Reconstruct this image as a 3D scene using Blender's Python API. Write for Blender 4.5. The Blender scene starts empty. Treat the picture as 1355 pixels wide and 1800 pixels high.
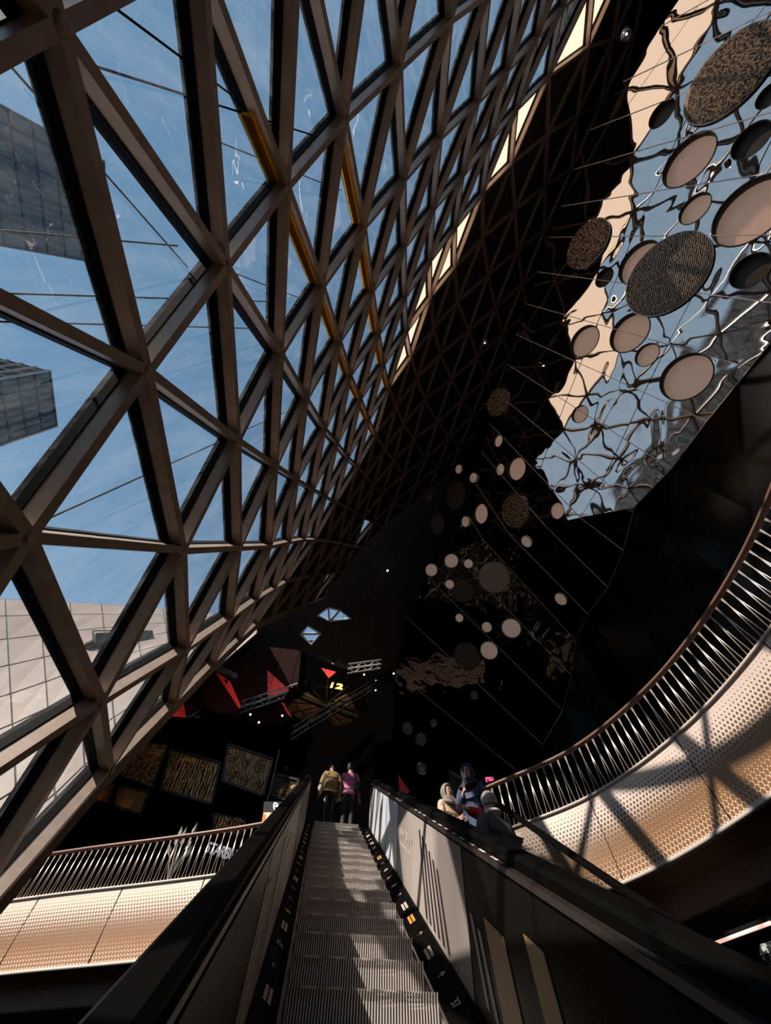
import bpy, bmesh, math, random
import numpy as np
from mathutils import Vector, Matrix

# ------------------------------------------------------------------ camera, sky, sun, exposure
scene = bpy.context.scene
COL = scene.collection
FOCAL, W, H = 680.0, 1355.0, 1800.0
PITCH, YAW = math.radians(63.0), math.radians(7.1)
cam_data = bpy.data.cameras.new('camera')
cam = bpy.data.objects.new('camera', cam_data)
COL.objects.link(cam)
cam.location = (0, 0, 0)
cam.rotation_euler = (math.pi / 2 + PITCH, 0, -YAW)
cam_data.sensor_fit = 'HORIZONTAL'
cam_data.sensor_width = 36.0
cam_data.lens = FOCAL / W * 36.0
cam_data.clip_start = 0.05
cam_data.clip_end = 600
scene.camera = cam

SUN_DIR = Vector((-0.57, -0.40, 0.56)).normalized()      # towards the sun
sun_data = bpy.data.lights.new('sun', 'SUN')
sun_data.energy = 8.5
sun_data.angle = math.radians(0.55)
sun_data.color = (1.0, 0.87, 0.74)
sun = bpy.data.objects.new('sun', sun_data)
COL.objects.link(sun)
sun.rotation_euler = SUN_DIR.to_track_quat('Z', 'Y').to_euler()

world = bpy.data.worlds.new('sky')
scene.world = world
world.use_nodes = True
nt = world.node_tree
nt.nodes.clear()
w_out = nt.nodes.new('ShaderNodeOutputWorld')
w_bg = nt.nodes.new('ShaderNodeBackground')
w_tc = nt.nodes.new('ShaderNodeTexCoord')
w_sep = nt.nodes.new('ShaderNodeSeparateXYZ')
w_ramp = nt.nodes.new('ShaderNodeValToRGB')
w_noise = nt.nodes.new('ShaderNodeTexNoise')
w_cr = nt.nodes.new('ShaderNodeValToRGB')
w_mix = nt.nodes.new('ShaderNodeMix')
w_mix.data_type = 'RGBA'
nt.links.new(w_tc.outputs['Generated'], w_sep.inputs[0])
nt.links.new(w_sep.outputs['Z'], w_ramp.inputs['Fac'])
e = w_ramp.color_ramp.elements
e[0].position, e[0].color = 0.0, (0.03, 0.03, 0.03, 1)
e[1].position, e[1].color = 0.02, (0.34, 0.46, 0.58, 1)
for pos, colr in ((0.45, (0.29, 0.43, 0.57, 1)), (0.75, (0.165, 0.29, 0.435, 1)), (1.0, (0.12, 0.235, 0.37, 1))):
    k = e.new(pos)
    k.color = colr
w_noise.inputs['Scale'].default_value = 2.6
w_noise.inputs['Detail'].default_value = 6.0
w_noise.inputs['Roughness'].default_value = 0.62
nt.links.new(w_tc.outputs['Generated'], w_noise.inputs['Vector'])
w_cr.color_ramp.elements[0].position = 0.52
w_cr.color_ramp.elements[0].color = (0, 0, 0, 1)
w_cr.color_ramp.elements[1].position = 0.8
w_cr.color_ramp.elements[1].color = (0.5, 0.5, 0.5, 1)
nt.links.new(w_noise.outputs['Fac'], w_cr.inputs['Fac'])
nt.links.new(w_cr.outputs['Color'], w_mix.inputs[0])
nt.links.new(w_ramp.outputs['Color'], w_mix.inputs[6])
w_mix.inputs[7].default_value = (0.52, 0.6, 0.68, 1)
nt.links.new(w_mix.outputs[2], w_bg.inputs['Color'])
w_bg.inputs['Strength'].default_value = 1.15
nt.links.new(w_bg.outputs[0], w_out.inputs[0])

scene.view_settings.view_transform = 'Standard'
scene.view_settings.look = 'None'
scene.view_settings.exposure = 0.0
scene.view_settings.gamma = 1.0
scene.view_settings.use_curve_mapping = False

random.seed(7)
rng = random.Random(11)

# ------------------------------------------------------------------ survey helpers (numpy vectors, metres, camera eye = origin)
FWD0 = np.array([math.sin(YAW), math.cos(YAW), 0.0])
RIGHT = np.array([math.cos(YAW), -math.sin(YAW), 0.0])
UP = np.array([0.0, 0.0, 1.0])
AXIS = FWD0 * math.cos(PITCH) + UP * math.sin(PITCH)
DOWN = FWD0 * math.sin(PITCH) - UP * math.cos(PITCH)


def ray(x, y):
    return AXIS * FOCAL + RIGHT * (x - W / 2) + DOWN * (y - H / 2)


def on_plane(px, c, n):
    r = ray(*px)
    return r * (np.dot(c, n) / np.dot(r, n))


def at_y(px, y):
    r = ray(*px)
    return r * (y / r[1])


def at_z(px, z):
    r = ray(*px)
    return r * (z / r[2])


def at_dist(px, d):                      # d = horizontal distance
    r = ray(*px)
    return r * (d / math.hypot(r[0], r[1]))


def project(p):
    d = np.dot(p, AXIS)
    return np.array([W / 2 + FOCAL * np.dot(p, RIGHT) / d, H / 2 + FOCAL * np.dot(p, DOWN) / d]), d


def unit(v):
    v = np.asarray(v, float)
    return v / (np.linalg.norm(v) + 1e-12)


# ------------------------------------------------------------------ material helpers
MATS = {}


def principled(name, color, rough=0.5, metal=0.0, emit=None, estr=0.0, spec=0.5, noise=None, bump=None):
    """noise = (scale, amount) varies the colour; bump = (scale, strength) adds fine relief"""
    if name in MATS:
        return MATS[name]
    m = bpy.data.materials.new(name)
    m.use_nodes = True
    t = m.node_tree
    b = t.nodes['Principled BSDF']
    b.inputs['Base Color'].default_value = (*color, 1)
    b.inputs['Roughness'].default_value = rough
    b.inputs['Metallic'].default_value = metal
    b.inputs['Specular IOR Level'].default_value = spec
    if emit:
        b.inputs['Emission Color'].default_value = (*emit, 1)
        b.inputs['Emission Strength'].default_value = estr
    tc = None
    if noise or bump:
        tc = t.nodes.new('ShaderNodeTexCoord')
    if noise:
        n = t.nodes.new('ShaderNodeTexNoise')
        n.inputs['Scale'].default_value = noise[0]
        n.inputs['Detail'].default_value = 5
        r = t.nodes.new('ShaderNodeValToRGB')
        a = noise[1]
        r.color_ramp.elements[0].color = tuple(max(0, c * (1 - a)) for c in color) + (1,)
        r.color_ramp.elements[1].color = tuple(min(1, c * (1 + a)) for c in color) + (1,)
        r.color_ramp.elements[0].position = 0.3
        r.color_ramp.elements[1].position = 0.7
        t.links.new(tc.outputs['Object'], n.inputs['Vector'])
        t.links.new(n.outputs['Fac'], r.inputs['Fac'])
        t.links.new(r.outputs['Color'], b.inputs['Base Color'])
    if bump:
        n2 = t.nodes.new('ShaderNodeTexNoise')
        n2.inputs['Scale'].default_value = bump[0]
        n2.inputs['Detail'].default_value = 3
        bp = t.nodes.new('ShaderNodeBump')
        bp.inputs['Strength'].default_value = bump[1]
        bp.inputs['Distance'].default_value = bump[2] if len(bump) > 2 else 0.02
        t.links.new(tc.outputs['Object'], n2.inputs['Vector'])
        t.links.new(n2.outputs['Fac'], bp.inputs['Height'])
        t.links.new(bp.outputs['Normal'], b.inputs['Normal'])
    MATS[name] = m
    return m


def glass_material(name, tint, gloss=1.0, dust=0.04, ior=1.5):
    if name in MATS:
        return MATS[name]
    m = bpy.data.materials.new(name)
    m.use_nodes = True
    t = m.node_tree
    t.nodes.clear()
    o = t.nodes.new('ShaderNodeOutputMaterial')
    tr = t.nodes.new('ShaderNodeBsdfTransparent')
    tr.inputs['Color'].default_value = (*tint, 1)
    gl = t.nodes.new('ShaderNodeBsdfGlossy')
    gl.inputs['Roughness'].default_value = 0.0
    gl.inputs['Color'].default_value = (gloss, gloss, gloss, 1)
    lw = t.nodes.new('ShaderNodeLayerWeight')
    lw.inputs['Blend'].default_value = 0.5
    pw = t.nodes.new('ShaderNodeMath')
    pw.operation = 'POWER'
    pw.inputs[1].default_value = 4.0
    t.links.new(lw.outputs['Facing'], pw.inputs[0])
    fr = t.nodes.new('ShaderNodeMath')
    fr.operation = 'MULTIPLY_ADD'
    fr.inputs[1].default_value = 0.85
    fr.inputs[2].default_value = 0.06
    t.links.new(pw.outputs[0], fr.inputs[0])
    mx = t.nodes.new('ShaderNodeMixShader')
    df = t.nodes.new('ShaderNodeBsdfTranslucent')
    df.inputs['Color'].default_value = (0.55, 0.6, 0.66, 1)
    mx2 = t.nodes.new('ShaderNodeMixShader')
    tc = t.nodes.new('ShaderNodeTexCoord')
    mp = t.nodes.new('ShaderNodeMapping')
    mp.inputs['Scale'].default_value = (1.6, 1.6, 0.28)
    ns = t.nodes.new('ShaderNodeTexNoise')
    ns.inputs['Scale'].default_value = 2.2
    ns.inputs['Detail'].default_value = 7
    ns.inputs['Roughness'].default_value = 0.7
    rp = t.nodes.new('ShaderNodeValToRGB')
    rp.color_ramp.elements[0].position = 0.42
    rp.color_ramp.elements[0].color = (dust * 0.25,) * 3 + (1,)
    rp.color_ramp.elements[1].position = 0.8
    rp.color_ramp.elements[1].color = (dust * 3,) * 3 + (1,)
    t.links.new(tc.outputs['Object'], mp.inputs['Vector'])
    t.links.new(mp.outputs['Vector'], ns.inputs['Vector'])
    t.links.new(ns.outputs['Fac'], rp.inputs['Fac'])
    t.links.new(fr.outputs[0], mx.inputs[0])
    t.links.new(tr.outputs[0], mx.inputs[1])
    t.links.new(gl.outputs[0], mx.inputs[2])
    t.links.new(rp.outputs['Color'], mx2.inputs[0])
    t.links.new(mx.outputs[0], mx2.inputs[1])
    t.links.new(df.outputs[0], mx2.inputs[2])
    t.links.new(mx2.outputs[0], o.inputs[0])
    MATS[name] = m
    return m


def perforated_material(name):
    """bronze sheet with a graded hexagonal dot screen; UV in metres along, 0..1 up the panel"""
    m = bpy.data.materials.new(name)
    m.use_nodes = True
    t = m.node_tree
    b = t.nodes['Principled BSDF']
    b.inputs['Roughness'].default_value = 0.42
    b.inputs['Metallic'].default_value = 0.0
    uv = t.nodes.new('ShaderNodeUVMap')
    sp = t.nodes.new('ShaderNodeSeparateXYZ')
    t.links.new(uv.outputs[0], sp.inputs[0])

    def mth(op, a, b_=None, c=None):
        n = t.nodes.new('ShaderNodeMath')
        n.operation = op
        for i, v in enumerate((a, b_, c)):
            if v is None:
                continue
            if isinstance(v, (int, float)):
                n.inputs[i].default_value = v
            else:
                t.links.new(v, n.inputs[i])
        return n.outputs[0]
    PITCH_U, HGT = 0.084, 1.4
    ROW = PITCH_U * 0.866
    u = mth('DIVIDE', sp.outputs['X'], PITCH_U)
    vm = mth('MULTIPLY', sp.outputs['Y'], HGT)
    v = mth('DIVIDE', vm, 2 * ROW)

    def cell(du, dv):
        fu = mth('SUBTRACT', mth('FRACT', mth('ADD', u, du)), 0.5)
        fv = mth('MULTIPLY', mth('SUBTRACT', mth('FRACT', mth('ADD', v, dv)), 0.5), 1.732)
        return mth('SQRT', mth('ADD', mth('MULTIPLY', fu, fu), mth('MULTIPLY', fv, fv)))
    d = mth('MINIMUM', cell(0.0, 0.0), cell(0.5, 0.5))        # distance to nearest dot centre, 0 .. 0.577
    cur = t.nodes.new('ShaderNodeValToRGB')
    cur.color_ramp.interpolation = 'LINEAR'
    ce = cur.color_ramp.elements
    ce[0].position, ce[0].color = 0.0, (0.465,) * 3 + (1,)
    ce[1].position, ce[1].color = 1.0, (0.07,) * 3 + (1,)
    for p_, q_ in ((0.12, 0.49), (0.24, 0.535), (0.34, 0.57), (0.42, 0.555), (0.5, 0.51), (0.58, 0.45), (0.7, 0.34), (0.85, 0.2)):
        k_ = ce.new(p_)
        k_.color = (q_, q_, q_, 1)
    t.links.new(sp.outputs['Y'], cur.inputs['Fac'])
    dark = mth('SMOOTH_MIN', mth('MAXIMUM', mth('MULTIPLY', mth('SUBTRACT', cur.outputs['Color'], d), 14.0), 0.0), 1.0, 0.05)
    mx = t.nodes.new('ShaderNodeMix')
    mx.data_type = 'RGBA'
    t.links.new(dark, mx.inputs[0])
    mx.inputs[6].default_value = (0.60, 0.47, 0.40, 1)
    low = t.nodes.new('ShaderNodeValToRGB')
    low.color_ramp.elements[0].position, low.color_ramp.elements[0].color = 0.2, (0.22, 0.10, 0.03, 1)
    low.color_ramp.elements[1].position, low.color_ramp.elements[1].color = 0.75, (0.12, 0.08, 0.06, 1)
    t.links.new(sp.outputs['Y'], low.inputs['Fac'])
    t.links.new(low.outputs['Color'], mx.inputs[7])
    t.links.new(mx.outputs[2], b.inputs['Base Color'])
    bp = t.nodes.new('ShaderNodeBump')
    bp.inputs['Strength'].default_value = 0.5
    bp.inputs['Distance'].default_value = 0.01
    bp.invert = True
    t.links.new(dark, bp.inputs['Height'])
    t.links.new(bp.outputs['Normal'], b.inputs['Normal'])
    MATS[name] = m
    return m


def ramp_noise_material(name, stops, scale=3.0, stretch=(1, 1, 1), rough=0.4, distortion=0.0, wave=False, emit=0.0, coat=0.0):
    """printed picture: colour stops over a stretched noise or wave"""
    m = bpy.data.materials.new(name)
    m.use_nodes = True
    t = m.node_tree
    b = t.nodes['Principled BSDF']
    b.inputs['Roughness'].default_value = rough
    b.inputs['Specular IOR Level'].default_value = 0.15
    tc = t.nodes.new('ShaderNodeTexCoord')
    mp = t.nodes.new('ShaderNodeMapping')
    mp.inputs['Scale'].default_value = stretch
    t.links.new(tc.outputs['Object'], mp.inputs['Vector'])
    if wave:
        n = t.nodes.new('ShaderNodeTexWave')
        n.inputs['Distortion'].default_value = distortion
        n.inputs['Detail'].default_value = 4
        n.inputs['Detail Scale'].default_value = 1.5
    else:
        n = t.nodes.new('ShaderNodeTexNoise')
        n.inputs['Detail'].default_value = 6
        n.inputs['Distortion'].default_value = distortion
    n.inputs['Scale'].default_value = scale
    r = t.nodes.new('ShaderNodeValToRGB')
    el = r.color_ramp.elements
    el[0].position, el[0].color = stops[0][0], (*stops[0][1], 1)
    el[1].position, el[1].color = stops[-1][0], (*stops[-1][1], 1)
    for p_, c_ in stops[1:-1]:
        k_ = el.new(p_)
        k_.color = (*c_, 1)
    t.links.new(mp.outputs['Vector'], n.inputs['Vector'])
    t.links.new(n.outputs['Color' if wave else 'Fac'], r.inputs['Fac'])
    t.links.new(r.outputs['Color'], b.inputs['Base Color'])
    if emit:
        t.links.new(r.outputs['Color'], b.inputs['Emission Color'])
        b.inputs['Emission Strength'].default_value = emit
    MATS[name] = m
    return m


def mirror_material(name, color, rough, wob, scale):
    m = bpy.data.materials.new(name)
    m.use_nodes = True
    t = m.node_tree
    b = t.nodes['Principled BSDF']
    b.inputs['Base Color'].default_value = (*color, 1)
    b.inputs['Metallic'].default_value = 1.0
    b.inputs['Roughness'].default_value = rough
    tc = t.nodes.new('ShaderNodeTexCoord')
    n = t.nodes.new('ShaderNodeTexNoise')
    n.inputs['Scale'].default_value = scale
    n.inputs['Detail'].default_value = 1.2
    n.inputs['Distortion'].default_value = 0.8
    bp = t.nodes.new('ShaderNodeBump')
    bp.inputs['Strength'].default_value = 1.0
    bp.inputs['Distance'].default_value = wob
    t.links.new(tc.outputs['Object'], n.inputs['Vector'])
    t.links.new(n.outputs['Fac'], bp.inputs['Height'])
    t.links.new(bp.outputs['Normal'], b.inputs['Normal'])
    MATS[name] = m
    return m


def frosted_material(name, col):
    m = bpy.data.materials.new(name)
    m.use_nodes = True
    t = m.node_tree
    t.nodes.clear()
    o = t.nodes.new('ShaderNodeOutputMaterial')
    a = t.nodes.new('ShaderNodeBsdfTranslucent')
    a.inputs['Color'].default_value = (*col, 1)
    b = t.nodes.new('ShaderNodeBsdfTransparent')
    b.inputs['Color'].default_value = (*col, 1)
    mx = t.nodes.new('ShaderNodeMixShader')
    mx.inputs[0].default_value = 0.25
    t.links.new(a.outputs[0], mx.inputs[1])
    t.links.new(b.outputs[0], mx.inputs[2])
    t.links.new(mx.outputs[0], o.inputs[0])
    return m


M_FROST = frosted_material('frosted_pane', (0.62, 0.50, 0.40))

M_BRONZE = principled('bronze_beam', (0.42, 0.31, 0.245), 0.40, 0.2, noise=(6, 0.12))
M_BLACK = principled('black_gasket', (0.004, 0.004, 0.004), 0.7, spec=0.1)
M_GLASS = glass_material('facade_glass', (0.86, 0.92, 0.97), 0.9, 0.035, 1.55)
M_ROOF = principled('dark_roof_panel', (0.028, 0.025, 0.025), 0.75, noise=(3, 0.25))
M_ORANGE = frosted_material('orange_strip', (1.0, 0.66, 0.10))
M_ORANGEPRINT = principled('orange_print', (0.75, 0.33, 0.05), 0.6)
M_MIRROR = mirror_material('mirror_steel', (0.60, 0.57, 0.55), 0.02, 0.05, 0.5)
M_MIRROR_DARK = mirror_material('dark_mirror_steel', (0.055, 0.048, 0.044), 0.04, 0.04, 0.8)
M_SEAM = principled('pale_seam_metal', (0.75, 0.66, 0.60), 0.45, 0.1)
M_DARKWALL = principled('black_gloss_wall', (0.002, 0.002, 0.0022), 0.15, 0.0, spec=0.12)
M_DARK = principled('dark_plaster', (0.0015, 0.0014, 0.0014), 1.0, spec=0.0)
M_SOFFIT = principled('brown_soffit', (0.22, 0.155, 0.125), 0.8)
M_TRIM = principled('pale_trim', (0.45, 0.38, 0.33), 0.45)
M_STEEL = principled('brushed_baluster', (0.62, 0.53, 0.46), 0.3, 0.6)
M_RAILTOP = principled('brown_handrail', (0.16, 0.085, 0.06), 0.4)
M_PERF = perforated_material('perforated_bronze')
M_RUBBER = principled('black_rubber', (0.0025, 0.0025, 0.0025), 0.5, spec=0.05)
M_STEP = principled('step_metal', (0.66, 0.58, 0.51), 0.5, 0.05)
M_STEPDARK = principled('step_groove', (0.012, 0.011, 0.01), 0.7)
M_SKIRT = principled('skirt_black', (0.0025, 0.0022, 0.0022), 0.6, spec=0.03)
M_CHROME = principled('worn_steel', (0.35, 0.31, 0.29), 0.25, 0.9)
M_PRINT = principled('sticker_print', (0.62, 0.50, 0.42), 0.6)
M_BEIGE = principled('beige_disc', (0.74, 0.50, 0.39), 0.6, emit=(1.0, 0.66, 0.50), estr=0.15)  # glow stands in for sunlight on the dishes
M_DISCSIDE = principled('disc_side', (0.03, 0.024, 0.02), 0.6)
M_RED = principled('red_patch_panel', (0.62, 0.025, 0.02), 0.55, noise=(2, 0.2))
M_TRUSS = principled('truss_steel', (0.5, 0.5, 0.5), 0.4, 0.3)
M_TRUSSDARK = principled('truss_black', (0.005, 0.005, 0.005), 0.7, spec=0.1)
M_RODBLACK = principled('rod_black', (0.001, 0.001, 0.001), 1.0, spec=0.0)
M_TRIMDARK = principled('dark_rail_trim', (0.05, 0.042, 0.038), 0.35, 0.6)
M_BULB = principled('warm_bulb', (1, 0.8, 0.5), 0.5, emit=(1.0, 0.62, 0.28), estr=9.0)
M_WHITELIGHT = principled('cool_light', (1, 1, 1), 0.5, emit=(1.0, 0.93, 0.95), estr=8.0)


# ------------------------------------------------------------------ object helpers
def finish(o, parent=None, label=None, cat=None, group=None, kind=None):
    if parent is not None:
        o.parent = parent
    if label:
        o['label'] = label
    if cat:
        o['category'] = cat
    if group:
        o['group'] = group
    if kind:
        o['kind'] = kind
    return o


def world_of(o):
    return (world_of(o.parent) @ o.matrix_parent_inverse if o.parent else Matrix.Identity(4)) @ o.matrix_basis


def mesh_data(name, verts, faces, mat, smooth=False):
    me = bpy.data.meshes.new(name)
    me.from_pydata([tuple(map(float, v)) for v in verts], [], faces)
    for mm in (mat if isinstance(mat, (list, tuple)) else [mat]):
        me.materials.append(mm)
    if smooth:
        me.polygons.foreach_set('use_smooth', [True] * len(me.polygons))
    me.update()
    return me


def add(name, verts, faces, mat, parent=None, smooth=False, **kw):
    o = bpy.data.objects.new(name, mesh_data(name, verts, faces, mat, smooth))
    COL.objects.link(o)
    return finish(o, parent, **kw)


def add_data(name, me, matrix=None, parent=None, **kw):
    o = bpy.data.objects.new(name, me)
    COL.objects.link(o)
    if matrix is not None:
        o.matrix_world = matrix
    if parent is not None:
        o.parent = parent
        if matrix is not None:
            o.matrix_basis = world_of(parent).inverted() @ matrix
    return finish(o, None, **kw)


def empty(name, loc=(0, 0, 0), rz=0.0, **kw):
    o = bpy.data.objects.new(name, None)
    o.empty_display_size = 0.2
    o.location = tuple(map(float, loc))
    o.rotation_euler = (0, 0, rz)
    COL.objects.link(o)
    o.matrix_world = Matrix.Translation(Vector(tuple(map(float, loc)))) @ Matrix.Rotation(rz, 4, 'Z')
    return finish(o, None, **kw)


class MB:
    """collects primitive shapes and links them as one mesh"""

    def __init__(self):
        self.v, self.f = [], []

    def poly(self, verts, faces):
        o = len(self.v)
        self.v += [tuple(map(float, q)) for q in verts]
        self.f += [tuple(i + o for i in fc) for fc in faces]
        return self

    def box(self, a, b, n, w, d0, d1):
        """beam from a to b, width w, reaching from d0 to d1 along n"""
        a, b, n = np.asarray(a, float), np.asarray(b, float), unit(n)
        t = unit(b - a)
        n = unit(n - t * np.dot(n, t))
        s = np.cross(t, n) * (w / 2)
        vs = [p + s * q + n * dd for p in (a, b) for dd in (d0, d1) for q in (-1, 1)]
        return self.poly(vs, [(0, 1, 3, 2), (4, 6, 7, 5), (0, 4, 5, 1), (2, 3, 7, 6), (0, 2, 6, 4), (1, 5, 7, 3)])

    def block(self, lo, hi):
        x0, y0, z0 = lo
        x1, y1, z1 = hi
        vs = [(x, y, z) for x in (x0, x1) for y in (y0, y1) for z in (z0, z1)]
        return self.poly(vs, [(0, 1, 3, 2), (4, 6, 7, 5), (0, 4, 5, 1), (2, 3, 7, 6), (0, 2, 6, 4), (1, 5, 7, 3)])

    def slab(self, quad, n, th):
        """flat polygon given a thickness th along -n"""
        q = [np.asarray(p, float) for p in quad]
        n = unit(n)
        k = len(q)
        vs = q + [p - n * th for p in q]
        fs = [tuple(range(k)), tuple(reversed(range(k, 2 * k)))]
        fs += [(i, i + k, (i + 1) % k + k, (i + 1) % k) for i in range(k)]
        return self.poly(vs, fs)

    def tube(self, pts, r, seg=8, caps=True, radii=None):
        pts = [np.asarray(p, float) for p in pts]
        rings = []
        for i, p in enumerate(pts):
            t = unit(pts[min(i + 1, len(pts) - 1)] - pts[max(i - 1, 0)])
            ref = np.array([0, 0, 1.0]) if abs(t[2]) < 0.9 else np.array([1.0, 0, 0])
            u = unit(np.cross(t, ref))
            v = np.cross(t, u)
            rr = radii[i] if radii else r
            rings.append([p + (u * math.cos(2 * math.pi * k / seg) + v * math.sin(2 * math.pi * k / seg)) * rr for k in range(seg)])
        vs = [q for rg in rings for q in rg]
        fs = []
        for i in range(len(pts) - 1):
            for k in range(seg):
                a, b = i * seg + k, i * seg + (k + 1) % seg
                fs.append((a, b, b + seg, a + seg))
        if caps:
            fs.append(tuple(reversed(range(seg))))
            fs.append(tuple(range((len(pts) - 1) * seg, len(pts) * seg)))
        return self.poly(vs, fs)

    def lathe(self, c, axis, prof, seg=28, ref=None):
        """prof = [(radius, along axis)]"""
        c, ax = np.asarray(c, float), unit(axis)
        rf = np.array([0, 0, 1.0]) if abs(ax[2]) < 0.9 else np.array([1.0, 0, 0])
        u = unit(np.cross(ax, rf))
        v = np.cross(ax, u)
        vs, fs = [], []
        for (r, hgt) in prof:
            for k in range(seg):
                a = 2 * math.pi * k / seg
                vs.append(c + ax * hgt + (u * math.cos(a) + v * math.sin(a)) * max(r, 1e-4))
        for i in range(len(prof) - 1):
            for k in range(seg):
                a, b = i * seg + k, i * seg + (k + 1) % seg
                fs.append((a, b, b + seg, a + seg))
        return self.poly(vs, fs)

    def sphere(self, c, r, seg=14, rings=9, sx=1, sy=1, sz=1):
        c = np.asarray(c, float)
        vs, fs = [], []
        for i in range(rings + 1):
            th = math.pi * i / rings
            for k in range(seg):
                ph = 2 * math.pi * k / seg
                vs.append(c + np.array([math.sin(th) * math.cos(ph) * sx, math.sin(th) * math.sin(ph) * sy, math.cos(th) * sz]) * r)
        for i in range(rings):
            for k in range(seg):
                a, b = i * seg + k, i * seg + (k + 1) % seg
                fs.append((a, a + seg, b + seg, b))
        return self.poly(vs, fs)

    def build(self, name, mat, parent=None, smooth=False, local=False, **kw):
        vs = self.v
        if parent is not None and not local:
            inv = world_of(parent).inverted()
            vs = [tuple(inv @ Vector(q)) for q in vs]
        return add(name, vs, self.f, mat, parent, smooth, **kw)


def text_mesh(body, size, mat, extrude=0.004, align='CENTER', shear=0.0, bold=False):
    cu = bpy.data.curves.new('lettering', 'FONT')
    cu.body = body
    cu.size = size
    cu.extrude = extrude
    cu.align_x = align
    cu.align_y = 'CENTER'
    cu.shear = shear
    if bold:
        cu.offset = size * 0.018
    o = bpy.data.objects.new('lettering', cu)
    COL.objects.link(o)
    bpy.context.view_layer.update()
    dg = bpy.context.evaluated_depsgraph_get()
    me = bpy.data.meshes.new_from_object(o.evaluated_get(dg))
    bpy.data.objects.remove(o)
    bpy.data.curves.remove(cu)
    me.materials.clear()
    me.materials.append(mat)
    return me


def frame_matrix(origin, xdir, ydir):
    x = unit(xdir)
    y = np.asarray(ydir, float)
    y = unit(y - x * np.dot(x, y))
    z = np.cross(x, y)
    return Matrix(((x[0], y[0], z[0], origin[0]), (x[1], y[1], z[1], origin[1]), (x[2], y[2], z[2], origin[2]), (0, 0, 0, 1)))

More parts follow.
